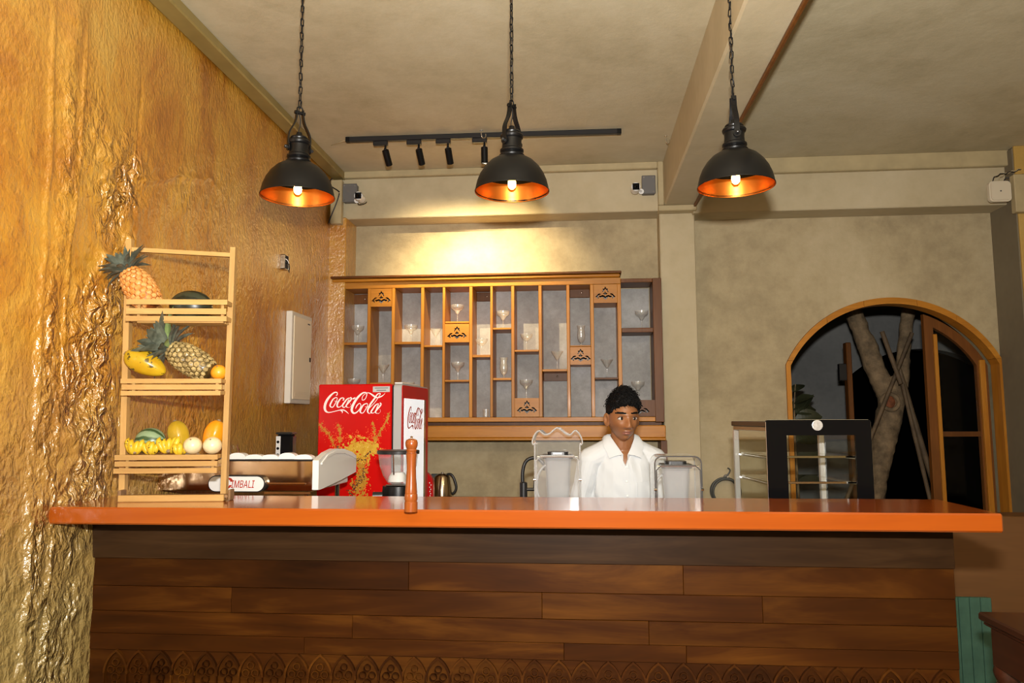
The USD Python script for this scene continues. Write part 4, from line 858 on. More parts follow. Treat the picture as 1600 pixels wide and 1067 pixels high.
def pxz(px, py): return ((px - 611) * ck, HC - (py - 600) * ck)
a, b = pxz(580, 604), pxz(608, 613)
part(cool, 'notice_label', xz(sbox(a[0], b[1], b[0], a[1]), -.0012, .0012), plain('label_silver', (.5, .5, .5), .4))
for k, (q0, q1) in enumerate(((583, 605), (586, 602))):
    a, b = pxz(q0, 606.0 + 3.5 * k), pxz(q1, 607.2 + 3.5 * k); part(cool, 'notice_line', xz(sbox(a[0], b[1], b[0], a[1]), -.0018, .0006), GREYBOX)
rs = random.Random(5)
def topx(g): return affinity.affine_transform(g, [ck, 0, 0, -ck, -611 * ck, HC + 600 * ck])
inr = sbox(-wc + .004, .08, -.006, HC)
def spray(strokes, n, r0, r1, jit):     # splashing liquid: drops strewn about a stroke, thicker where the stroke is
    out = []
    for st in strokes:
        c = curve([(x, y, w) for x, y, w in st], 40)
        for _ in range(int(n * (len(st) + sum(q[2] for q in st) / 6))):
            p = c[rs.randrange(40)]; g = rs.gauss(0, .42); an = rs.uniform(0, 6.28)
            r = rs.uniform(r0, r1); out.append(affinity.rotate(affinity.scale(Point(0, 0).buffer(r, 3), rs.uniform(.7, 2.2), 1), rs.uniform(0, 180)))
            out[-1] = affinity.translate(out[-1], p[0] + math.cos(an) * g * (p[2] + jit), p[1] + math.sin(an) * g * (p[2] + jit))
    return topx(unary_union(out).simplify(.08)).intersection(inr)
A_ = [[(489, 662, 2), (503, 675, 3), (514, 690, 3), (519, 702, 4), (528, 712, 6)], [(522, 664, 1.5), (527, 678, 3), (525, 695, 4)], [(607, 648, 2), (598, 668, 3), (587, 685, 4), (580, 700, 6)], [(580, 662, 1.5), (584, 680, 2.5), (583, 696, 4)]]
C_ = [[(530, 710, 8), (545, 704, 14), (560, 698, 18), (574, 700, 16), (586, 703, 8)], [(536, 716, 6), (555, 718, 12), (570, 712, 12)]]
S_ = [[(560, 722, 14), (566, 736, 10), (563, 752, 14), (556, 772, 24)]]
part(cool, 'splash_drops', xz(spray(A_, 18, .25, .7, 9), -.0008, .0008), plain('splash_orange', (.72, .15, .02), .4), kind='stuff')
part(cool, 'splash_drops', xz(spray([[(520, 690, 6), (550, 684, 8), (590, 688, 8)], [(572, 716, 2), (568, 745, 3), (572, 775, 3)], [(574, 714, 1), (590, 706, 1), (600, 703, 1)]], 30, .25, .7, 8), -.0009, .0009), Lk + 'splash_orange', kind='stuff')
GOLD = plain('splash_gold', (.36, .15, .01), .4, var=.5, vscale=34, col2=(.55, .28, .02))
part(cool, 'splash', xz(spray(A_, 16, .5, 1.1, 2), -.0011, .0011), GOLD, kind='stuff')
part(cool, 'splash', xz(spray(C_, 26, .8, 2.0, 1), -.0013, .0013), plain('splash_yellow', (.50, .25, .012), .4, var=.5, vscale=26, col2=(.66, .42, .04)), kind='stuff')
part(cool, 'splash', xz(spray(S_, 22, .8, 1.8, 1), -.0012, .0012), GOLD, kind='stuff')
part(cool, 'splash_shadow_tone', xz(spray([[(535, 716, 3), (552, 722, 4), (566, 716, 6), (577, 706, 4)], [(562, 728, 6), (566, 745, 8), (554, 760, 10), (545, 775, 14)], [(522, 698, 2), (530, 712, 3), (545, 722, 4)]], 9, .4, 1.2, 1), -.0018, .0018), plain('splash_brown', (.12, .045, .012), .4, var=.6, vscale=40), kind='stuff')
part(cool, 'splash_glint', xz(spray(C_ + S_, 2.5, .25, .5, 1), -.0021, .0021), plain('splash_pale', (.8, .6, .25), .3), kind='stuff')
# the logo again on the door, seen edge-on, in red
s2 = .36 / 1190
l2 = affinity.affine_transform(logo, [s2, 0, 0, -s2 * 1.15, .10 - 130 * s2, HC - .13 + 190 * s2 * 1.15])
part(cool, 'door_logo', yz(l2, .0678, .001), REDINK)

# ------------------------------------------------------------------ clear blender enclosures
EDGE = plain('acrylic_edge', (.55, .56, .56), .12, coat=.5, extra=dict(transmission_weight=.55, ior=1.3))
EDGED = plain('acrylic_dark_edge', (.10, .10, .10), .1, coat=.5, extra=dict(transmission_weight=.3))
JARM = hazy('hazy_jar', .11, (.97, .97, .98), 1.5, .1)
def enclosure(x0, x1, ytop, wavy, lab, dtop):
    y = 3.26; k = (y) / 1180
    a, b = P(x0, 770, y), P(x1, 770, y); zt = P((x0 + x1) / 2, ytop, y)[2] - WT
    w = (b[0] - a[0]) / 2; dep = .19
    t = thing('blender_enclosure', lab, 'blender', ((a[0] + b[0]) / 2, y, WT), group='clear sound enclosures with blenders')
    zb = .10
    part(t, 'blender_base', cbox((-w, .004, 0), (w, dep, zb), .02), BLACKP)
    part(t, 'control_panel', cbox((-w * .6, -.004, .02), (w * .6, .0035, .08), .004), GREYBOX)
    th = .005; R = .03
    # U-shaped shell: sides and rounded roof
    if wavy:
        top = curve([(-w, zt - .06), (-w * .97, zt - .012), (-w * .78, zt), (-w * .60, zt - .014), (-w * .35, zt - .012), (0, zt + .012), (w * .35, zt - .010), (w * .60, zt - .016), (w * .78, zt), (w * .97, zt - .012), (w, zt - .06)], 60)
    else:
        q = np.linspace(np.pi, np.pi / 2, 8); top = np.array([(-w + R + R * math.cos(t_), zt - R + R * math.sin(t_)) for t_ in q] + [(w - R + R * math.cos(t_), zt - R + R * math.sin(t_)) for t_ in np.linspace(np.pi / 2, 0, 8)])
    ol = LineString([(-w, zb)] + [tuple(p) for p in top] + [(w, zb)])
    shell = ol.buffer(th / 2, cap_style=2, join_style=1)
    part(t, 'shell', xz(shell, .0, dep), ACRYL)
    part(t, 'rear_pane', xz(Polygon([(-w, zb)] + [tuple(p) for p in top] + [(w, zb)]).buffer(-.003), dep - .005, .004), ACRYL)
    ln = [(p[0], -.002, p[1]) for p in np.array(ol.coords)]
    part(t, 'front_edge', tube(ln, .0035, 6), EDGE if wavy else EDGED)
    part(t, 'rear_edge', tube([(x, dep, z) for x, _, z in ln], .003, 6), EDGE)
    # hinged front door
    zd = dtop - WT if dtop > 1 else zt - .05
    dl = [(-w + .006, -.008, zb + .01), (-w + .006, -.008, zd - .02), (-w + .026, -.008, zd), (w - .026, -.008, zd), (w - .006, -.008, zd - .02), (w - .006, -.008, zb + .01)]
    part(t, 'door_edge', tube(dl, .0032, 6), EDGED if not wavy else EDGE)
    part(t, 'front_door', cbox((-w + .008, -.0095, zb + .012), (w - .008, -.0065, zd - .003), .001), ACRYL)
    for sx in (-1, 1): part(t, 'hinge_pin', cyl((sx * (w - .006), -.010, zd - .10), (sx * (w + .006), -.010, zd - .10), .005, 12), CHROME)
    part(t, 'hinge_rod', cyl((-w + .01, -.002, zd - .004), (w - .01, -.002, zd - .004), .003, 8), CHROME)
    # jar with dark lid
    jt = zd - .015; jw = w * .62
    sq = lambda r, rr=.02: sbox(-r + rr, -r + rr, r - rr, r - rr).buffer(rr)
    secs = [(jw * .72, zb + .004), (jw * .78, zb + .06), (jw * .92, jt - .07), (jw, jt)]
    def loft(secs):
        rings = []
        for r, z in secs:
            c = np.array(sq(r, min(.025, r * .45)).exterior.coords)[:-1]; rings.append(np.c_[c, np.full(len(c), z)])
        n_ = len(rings[0]); f = []
        for i in range(len(rings) - 1):
            for j in range(n_): f.append((i * n_ + j, i * n_ + (j + 1) % n_, (i + 1) * n_ + (j + 1) % n_, (i + 1) * n_ + j))
        return TM(np.vstack(rings), quads(f))
    m = loft(secs + [(r - .004, z) for r, z in secs[::-1]]); trimesh.repair.fix_normals(m)
    part(t, 'blender_jar', mv(m, (0, dep * .5, 0)), JARM, smooth=40)
    part(t, 'jar_lid', mv(trimesh.util.concatenate([extr(sq(jw + .006), .016), mv(extr(sq(jw * .75), .012), (0, 0, .016))]), (0, dep * .5, jt + .0005)), BLACKP)
    part(t, 'jar_handle', tube(curve([(-jw * .9, dep * .5, jt - .03), (-jw - .016, dep * .5, jt - .05), (-jw - .012, dep * .5, zb + .08), (-jw * .78, dep * .5, zb + .06)], 16), .006, 8), EDGE, smooth=True)
    part(t, 'blade_hub', mv(lathe([(0, 0), (.02, 0), (.022, .01), (.008, .02), (0, .024)], 16), (0, dep * .5, zb + .005)), STEEL, smooth=30)
    for q_ in range(4): part(t, 'blade', mv(cbox((.004, -.006, 0), (.03, .006, .0015), .0006), (0, dep * .5, zb + .022), (0, -25 + 30 * (q_ % 2), 90 * q_)), STEEL)
    if wavy:
        part(t, 'maker_label', cbox((-.018, -.0108, zd + .005), (.02, -.0098, zd + .014), .0003), WHITE)
        part(t, 'measure_band', cbox((-w + .012, dep * .2, zb + .075), (w - .03, dep * .2 + .003, zb + .083), .001), plain('brass_strip', (.75, .5, .16), .2, 1.0))
    return t
enclosure(836, 907, 673, True, 'taller clear blender enclosure with wavy top, left of the barman', P(870, 712, 3.26)[2])
enclosure(1024, 1097, 713, False, 'shorter clear blender enclosure with dark hinge, right of the barman', P(1060, 727, 3.26)[2])

# ------------------------------------------------------------------ display case
yc_ = 3.45; kc = yc_ / 1180
a = P(1197, 700, yc_); zt = P(1275, 656, yc_)[2] - WT; w = 157 * kc; dp = .55
case = thing('display_case', 'black framed glass countertop display case at the right end of the bar', 'display case', (a[0], yc_, WT), (0, 0, 4.2))
fx = lambda px: (px - 1197) * kc
fz = lambda py: P(1275, py, yc_)[2] - WT
frame = sbox(.008, .008, w - .008, zt - .008).buffer(.008).difference(sbox(fx(1227), .04, fx(1330), fz(680)))
part(case, 'front_frame', xz(frame, -.012, .012), BLACKG)
part(case, 'front_glass', xz(sbox(fx(1225), .035, fx(1332), fz(678)), -.0005, .004), PANE)
part(case, 'frame_edge', tube([(.0, -.008, .0), (.0, -.008, zt - .01), (.01, -.008, zt), (w - .01, -.008, zt), (w, -.008, zt - .01), (w, -.008, 0)], .0022, 6), STEEL)
part(case, 'round_badge', mv(lathe([(0, 0), (.0235, 0), (.0235, .004), (.021, .005), (0, .005)], 32), (fx(1273.5), -.0122, fz(664.5)), (90, 0, 0)), plain('badge_silver', (.6, .6, .6), .35, .6, var=.3, vscale=90))
part(case, 'base_tray', cbox((.004, .004, 0), (w - .004, dp, .03), .003), STEEL)
part(case, 'roof', cbox((.002, .004, zt - .03), (w - .002, dp + .01, zt - .006), .003), plain('case_roof', (.10, .07, .045), .3, .5))
part(case, 'roof_rail', cbox((.006, .01, zt - .05), (.02, dp - .01, zt - .0305), .002), plain('roof_rail_brass', (.55, .45, .3), .3, .8))
for x, y in ((.004, dp - .03), (w - .024, dp - .03)): part(case, 'corner_post', cbox((x, y, .0305), (x + .026, y + .026, zt - .0505), .003), SATIN)
part(case, 'corner_post', cbox((w - .02, .006, .0305), (w - .005, .02, zt - .0505), .002), BLACKP)
part(case, 'corner_post', cbox((.006, .006, .0305), (.02, .02, zt - .0505), .002), BLACKP)
for x in (.003, w - .007): part(case, 'side_glass', cbox((x, .022, .032), (x + .004, dp - .032, zt - .052), .001), PANE)
part(case, 'rear_glass', cbox((.034, dp - .012, .032), (w - .03, dp - .008, zt - .052), .001), PANE)
part(case, 'door_joint', cbox((w * .5 - .006, dp - .02, .032), (w * .5 + .006, dp - .0125, zt - .052), .001), STEEL)
for z in (fz(716), fz(757)):
    part(case, 'glass_shelf', cbox((.03, .05, z), (w - .03, dp - .05, z + .006), .001), PANE)
    part(case, 'shelf_rim', cbox((.03, .044, z - .002), (w - .03, .0495, z + .008), .001), CHROME)
    for x in (.022, w - .03): part(case, 'shelf_rail', cbox((x, .03, z - .010), (x + .007, dp - .04, z - .0005), .001), CHROME)
# coil of cable on the wall
cc = P(1133, 768, YW - .05)
coil = thing('cable_coil', 'coil of grey cable hanging on a hook on the back wall', 'cable', (cc[0], YW, cc[2]))
a = np.linspace(0, 2 * np.pi, 40, endpoint=False)
for k in range(4): part(coil, 'cable_loop', tube(np.stack([.105 * np.cos(a) + .004 * k, -.02 - .014 * k + .004 * np.sin(3 * a + k), .10 * np.sin(a) + .006 * math.sin(k * 2)], 1), .008, 8, True), plain('cable_grey', (.07, .075, .07), .5) if k == 0 else Lk + 'cable_grey', smooth=True)
part(coil, 'hook_peg', cat([cyl((.02, 0, .11), (.02, -.07, .115), .007, 10), mv(cyl((0, 0, 0), (0, -.01, 0), .022, 14), (.02, 0, .11))]), STEEL)
part(coil, 'tail', tube(curve([(-.01, -.05, .09), (.02, -.065, .13), (.04, -.06, .16), (.03, -.03, .18)], 14), .006, 7), Lk + 'cable_grey')
# ------------------------------------------------------------------ fruit rack on the bar
yf, yp = 2.97, 3.10               # trays' front, posts
def bar(p, q, w, d):
    p, q = np.array(p, float), np.array(q, float); v = []
    for c in (p, q):
        for sx, sy in ((-1, -1), (1, -1), (1, 1), (-1, 1)): v.append(c + [sx * w / 2, sy * d / 2, 0])
    return trimesh.convex.convex_hull(np.array(v))
ypo = 3.035                       # the posts
RB, RT = P(345, 790, ypo), P(364, 385, ypo + .05); LB, LT = P(197, 790, ypo), P(212, 377, ypo + .05)
RB[2] = LB[2] = ZC
rk0 = np.array([(RB[0] + LB[0]) / 2, yp - .06, ZC])
TURN = (rk0, 8.0)
rack = thing('fruit_rack', 'tall pale pine tiered rack of slatted trays standing on the left end of the bar', 'fruit rack', rk0)
def rp(n, m, mat=PALE, par=None): return part(par or rack, n, mv(m, -rk0), mat)
rp('post', bar(RB, RT, .022, .032), PALEV); rp('post', bar(LB, LT, .024, .032), PALEV)
def at_post(z, side):
    b, t = (RB, RT) if side > 0 else (LB, LT); s = (z - b[2]) / (t[2] - b[2]); return b + (t - b) * s
def rz(py): return P(280, py, yf)[2]
tb0, tb1 = at_post(P(217, 393, ypo + .05)[2], -1) + [.012, 0, 0], at_post(P(360, 397, ypo + .05)[2], 1) - [.011, 0, 0]
m = trimesh.convex.convex_hull(np.array([p + [0, dy, dz] for p in (tb0, tb1) for dy in (-.011, .011) for dz in (-.009, .009)]))
rp('top_rail', m)
TRAYS = [(192, 343, (466, 474), (480, 489), (492, 500)), (190, 339, (590, 597), (599, 607), (609, 616)), (186, 337, (709, 717), (719, 727), (730, 738))]
floors = []
for x0, x1, *sl in TRAYS:
    xa_, xb_ = P(x0, 600, yf)[0], P(x1, 600, yf)[0]
    zs = [(rz(b), rz(a)) for a, b in sl]; zf = zs[2][0] if not floors else zs[0][1] - .007; rw = random.Random(x0)
    for lo, hi in zs:
        dz = .004
        hull = [(x, y_, z + (dz if x == xa_ else -dz)) for x in (xa_ + rw.uniform(0, .008), xb_ - rw.uniform(0, .006)) for y_ in (yf, yf + .010) for z in (lo, hi)]
        rp('slat', trimesh.convex.convex_hull(np.array(hull)))
    for sx, x in ((-1, xa_ + .032), (1, xb_ - .018)):
        rp('end_slat', cbox((x, yf + .0115, zs[0][0] - .002), (x + .010, yp - .017, zs[0][1] - .004), .002)); rp('end_slat', cbox((x, yf + .0115, zs[2][0]), (x + .010, yp - .017, zs[2][1] - .002), .002))
        rp('corner_block', cbox((x + (.0105 if sx < 0 else -.0125), yf + .0115, zs[2][0] + .001), (x + (.0225 if sx < 0 else -.0005), yf + .0235, zs[0][1] - .006), .001))
    for k in range(4): y_ = yf + .012 + k * .029; rp('floor_slat', cbox((xa_ + .043, y_, zf - .0105), (xb_ - .019, y_ + .026, zf - .0005), .002))
    rp('rear_slat', cbox((xa_ + .043, yp - .0165, zs[1][0]), (xb_ - .019, yp - .0065, zs[1][1]), .002))
    for sd_ in (-1, 1):            # cleats that tie the tray's ends to the posts
        pz = at_post(zs[2][0] + .02, sd_); e = xa_ + .0318 if sd_ < 0 else xb_ - .0078
        i_ = pz[0] - sd_ * .0112
        if (e - i_) * sd_ < -.001: rp('bracket', cbox((min(e, i_), pz[1] - .008, zs[2][0] + .004), (max(e, i_), pz[1] + .008, zs[2][0] + .03), .001))
    floors.append(zf)
xa_, xb_ = P(190, 780, yf)[0], P(344, 780, yf)[0]
rp('base_front', cbox((xa_, yf - .03, ZC + .0002), (xb_, yf - .012, ZC + .027), .003))
DKB = woodm('stained_board', (.12, .06, .025), (.2, .11, .05), (.3, .18, .08), axis=0, scale=2, rough=.6)
rp('base_board', cbox((xa_ + .004, yf - .0115, ZC + .012), (xb_ + .01, ypo - .02, ZC + .024), .002), DKB)
rp('base_side', cbox((xb_ + .0105, yf - .01, ZC + .0002), (xb_ + .020, ypo - .02, ZC + .045), .003), DKB)
rp('base_side', cbox((xa_ - .010, yf - .01, ZC + .0002), (xa_ + .0035, ypo - .02, ZC + .045), .003), DKB)

def skin(name, c1, c2, scale, rough=.35, spots=None, sp=(.05, .03, .01), th=.64):
    n = {'tc': ('texture_coordinate', {}), 'n1': ('noise_texture', dict(scale=scale, detail=5.0)), 'r': ('rgb_ramp', dict(ramp=[(.35, c1), (.62, c2)])),
         'p': ('principled_bsdf', dict(roughness=rough, subsurface_weight=.0, coat_weight=.1))}
    L = [('tc.object', 'n1.vector'), ('n1.fac', 'r.fac')]
    if spots:
        n['n2'] = ('noise_texture', dict(scale=spots, detail=3.0, roughness=.6)); n['r2'] = ('rgb_ramp', dict(ramp=[(th, (0, 0, 0)), (th + .04, (1, 1, 1))])); n['mx'] = ('mix_color', dict(b=sp))
        L += [('tc.object', 'n2.vector'), ('n2.fac', 'r2.fac'), ('r2.color', 'mx.fac'), ('r.color', 'mx.a'), ('mx.result', 'p.base_color')]
    else: L += [('r.color', 'p.base_color')]
    return usdkit.material(stage, Lk + name, n, L, 'p.BSDF')
def aim(d):                       # rotation that turns +z into d
    d = np.array(d, float); d /= np.linalg.norm(d); z = np.array([0, 0, 1.0]); T = trimesh.geometry.align_vectors(z, d); return T
def oriented(m, d, loc):
    m = m.copy(); m.apply_transform(aim(d)); m.apply_translation(loc); return m
SPIKE = skin('crown_green', (.075, .085, .06), (.16, .18, .135), 30, .5); SPIKE2 = skin('crown_bright', (.25, .36, .12), (.32, .42, .16), 30, .5)
def pineapple(lab, base, tip, R, m_body, m_eye, crownL, n_leaf, seed):
    base, tip = np.array(base, float), np.array(tip, float); ax = tip - base; Lb = np.linalg.norm(ax); ax /= Lb
    t = thing('pineapple', lab, 'pineapple', base, group='pineapples on the rack')
    core = lathe([(0, 0)] + [(R * (1 - abs(2 * s - .92) ** 2.6 * .42) * (.97 if 0 < s < 1 else .6), Lb * s) for s in np.linspace(0.02, 1, 16)] + [(0, Lb)], 28)
    part(t, 'fruit_core', oriented(core, ax, (0, 0, 0)), m_body, smooth=True)
    rows_, per = 9, 13; eyes = []
    eye = trimesh.convex.convex_hull(np.array([(math.cos(a) * r, math.sin(a) * r, z) for r, z in ((1, 0), (.82, .42), (.30, .62)) for a in np.linspace(0, 2 * np.pi, 6, endpoint=False)] + [(0.1, .25, 1.0)]))
    er = np.pi * R / per * .93
    for i in range(rows_ + 1):
        s = .07 + .86 * i / rows_; r = R * (1 - abs(2 * s - .92) ** 2.6 * .42) * .95
        for j in range(per):
            a = 2 * np.pi * (j + .5 * (i % 2)) / per; nrm = np.array([math.cos(a), math.sin(a), (s - .48) * .5])
            e = eye.copy(); e.apply_scale(er * (r / R) ** .6 * np.array([1, 1.06, .62])); e.apply_transform(aim(nrm)); e.apply_translation((r * math.cos(a), r * math.sin(a), Lb * s)); eyes.append(e)
    for e in eyes: part(t, 'eye', oriented(e, ax, (0, 0, 0)), m_eye)
    T = aim(ax); rl = random.Random(seed)
    for k in range(n_leaf):
        a = k * 2.39996; el = 78 - 62 * (k / n_leaf) + rl.uniform(-8, 8); Lf = crownL * (.62 + .5 * math.sin(np.pi * (k + 3) / (n_leaf + 6))) * rl.uniform(.85, 1.1)
        lf = leaf(Lf, Lf * .135, Lf * rl.uniform(.1, .75), 7); lf = mv(lf, (0, 0, 0), (0, -el, 0)); lf = mv(lf, (0, 0, 0), (0, 0, math.degrees(a)))
        lf.apply_translation((.018 * math.cos(a), .018 * math.sin(a), Lb * .97 + .012 * (1 - k / n_leaf))); lf.apply_transform(T)
        part(t, 'crown_leaf', lf, SPIKE2 if (seed == 2 and k % 9 == 8) else SPIKE)
    return t
yr = yf + .066
PINE_O = skin('pineapple_orange', (.30, .07, .012), (.4, .11, .02), 40); PINE_OE = skin('pineapple_orange_eye', (.60, .21, .03), (.74, .37, .12), 55, .4)
PINE_G = skin('pineapple_brown', (.05, .035, .01), (.09, .06, .02), 40); PINE_GE = skin('pineapple_brown_eye', (.16, .11, .04), (.50, .37, .15), 60, .4)
pineapple('orange ripe pineapple leaning out of the top tray with its crown to the upper left', P(243, 481, yr + .012), P(205, 424, yr), .062, PINE_O, PINE_OE, .085, 46, 1)
pineapple('greenish brown pineapple lying in the middle tray with grey-green crown', P(328, 582, yr + .012), P(266, 544, yr + .012), .060, PINE_G, PINE_GE, .125, 48, 2)
def melon(lab, c, r, m, name='watermelon'):
    t = thing(name, lab, name.replace('_', ' '), c, group='watermelons on the rack')
    b = ball(1, 4, r); part(t, 'rind', b, m, smooth=True)
    part(t, 'stem_scar', mv(lathe([(0, 0), (.006, 0), (.004, .004), (0, .005)], 10), (r[0] * .98, 0, 0), (0, 90, 0)), BARK); return t
def striped(name, c1, c2, axis, freq):
    n = {'tc': ('texture_coordinate', {}), 's': ('separate_xyz', {}), 'at': ('math', dict(math_type='arctan2')), 'nz': ('noise_texture', dict(scale=18.0, detail=6.0)), 'k': ('math', dict(math_type='multiply', value2=freq)), 'ma': ('math', dict(math_type='multiply_add', value2=5.0)), 'si': ('math', dict(math_type='sine')), 'r': ('rgb_ramp', dict(ramp=[(.15, c1), (.55, c2)])), 'mr': ('map_range', dict(from_min=-1.0, from_max=1.0)), 'p': ('principled_bsdf', dict(roughness=.35))}
    return usdkit.material(stage, Lk + name, n, [('tc.object', 's.vector'), ('s.y', 'at.value1'), ('s.z', 'at.value2'), ('at.value', 'k.value1'), ('tc.object', 'nz.vector'), ('nz.fac', 'ma.value1'), ('k.value', 'ma.value3'), ('ma.value', 'si.value1'), ('si.value', 'mr.value'), ('mr.result', 'r.fac'), ('r.color', 'p.base_color')], 'p.BSDF')
c = P(298, 476, yr + .005); c[2] = floors[0] + .068; melon('dark green watermelon in the top tray', c, (.088, .068, .0675), striped('melon_dark', (.010, .014, .008), (.035, .042, .024), 0, 9))
c = P(240, 690, yp - .022); c[2] = floors[2] + .0558; melon('small pale green striped watermelon behind the bananas', c, (.062, .050, .0555), striped('melon_pale', (.04, .085, .03), (.24, .34, .19), 0, 8))
def up(p, k, dz): p = np.array(p); p[2] = floors[k] + dz; return p
def papaya(lab, p0, p1, R, m):
    p0, p1 = np.array(p0, float), np.array(p1, float); ax = p1 - p0; L = np.linalg.norm(ax)
    t = thing('papaya', lab, 'papaya', p0, group='papayas on the rack')
    b = lathe([(0, 0)] + [(R * math.sin(np.pi * s ** 1.12) ** .42 * (.80 + .20 * s), L * s) for s in np.r_[.004, .015, np.linspace(.035, .95, 22), .975, .992]] + [(0, L)], 36)
    v = b.vertices; an = np.arctan2(v[:, 1], v[:, 0]); b.vertices = v * np.c_[1 + .03 * np.cos(5 * an), 1 + .03 * np.cos(5 * an), np.ones(len(v))]
    part(t, 'papaya_skin', oriented(b, ax, (0, 0, 0)), m, smooth=True)
    part(t, 'stem_end', oriented(lathe([(0, 0), (.009, 0), (.007, .006), (0, .007)], 12), ax, ax * .992), BARK)
papaya('yellow papaya with dark specks at the left of the middle tray', P(259, 583, yr - .01), P(201, 553, yr - .02), .056, skin('papaya_speckled', (.50, .28, .008), (.58, .38, .015), 14, .3, 34, (.10, .07, .01), .60))
papaya('greenish yellow papaya standing in the lowest tray', up(P(288, 716, yp - .030), 2, .004), P(276, 658, yp - .020), .046, skin('papaya_green_yellow', (.42, .27, .015), (.52, .33, .02), 10, .3))
papaya('bright orange papaya leaning right in the lowest tray', up(P(323, 716, yp - .030), 2, .004), P(341, 657, yp - .020), .047, skin('papaya_orange', (.72, .22, .008), (.78, .34, .012), 8, .25))
def roundfruit(name, lab, catg, c, r, m, grp=None):
    t = thing(name, lab, catg, c, group=grp); part(t, 'peel', ball(r, 3, (1, 1, .96)), m, smooth=True)
    part(t, 'calyx', mv(lathe([(0, 0), (.004, 0), (.003, .002), (0, .0025)], 8), (0, -r * .7, r * .66), (45, 0, 0)), BARK)
c = P(338, 580, yr + .02); c[2] = floors[1] + .0335
roundfruit('orange', 'single orange at the right end of the middle tray', 'orange', c + [.004, 0, .0005], .034, skin('orange_peel', (.80, .27, .01), (.85, .36, .02), 20, .4))
MEL = skin('pale_melon_skin', (.66, .52, .26), (.78, .66, .42), 16, .3, 60, (.75, .55, .2), .66)
c = P(298, 694, yf + .042); c[2] = floors[2] + .0385; roundfruit('pale_round_fruit', 'left of two pale cream round fruits in front of the papayas', 'fruit', c, .0375, MEL, 'pale round fruits in the lowest tray')
c = P(327, 695, yf + .042); c[2] = floors[2] + .0385; roundfruit('pale_round_fruit', 'right of two pale cream round fruits in front of the papayas', 'fruit', c, .0375, MEL, 'pale round fruits in the lowest tray')
BAN = skin('banana_skin', (.62, .38, .012), (.72, .50, .03), 20, .4, 60, (.08, .04, .01), .63)
def bananas(lab, px, n, seed, h=.075, py=0):
    rb_ = random.Random(seed); c = P(px, 700, yf + .034); c[2] = floors[2] + .006 + py
    t = thing('banana_bunch', lab, 'bananas', c, group='hands of small bananas in the lowest tray')
    part(t, 'crown_stub', mv(ball(.012, 2, (1.3, 1, .8)), (0, 0, .008)), BARK, smooth=True)
    for k in range(n):
        s = (k - (n - 1) / 2); dx = s * .017; a = rb_.uniform(-.3, .3); y0 = rb_.uniform(-.012, .018); hh = h * rb_.uniform(.8, 1.1)
        cv = curve([(dx * .3, y0 * .3, .0), (dx * .8, y0 - .012, hh * .35), (dx * 1.1, y0 - .012, hh * .7), (dx * 1.15 + .006 * a, y0 + .004, hh)], 12)
        rr = .0125 * np.array([.45, .7, .9, 1, 1.05, 1.05, 1.03, 1, .92, .75, .42, .25])
        part(t, 'banana', tube(cv, rr, 9), BAN, smooth=True)
bananas('hand of small bananas at the far left of the lowest tray', 212, 4, 1, .062)
bananas('hand of small bananas in front of the pale watermelon', 236, 4, 2, .05)
bananas('largest hand of yellow bananas left of the papaya', 262, 5, 3, .068, .004)
bananas('short hand of bananas beside the left pale round fruit', 281, 3, 4, .045)

TURN = None

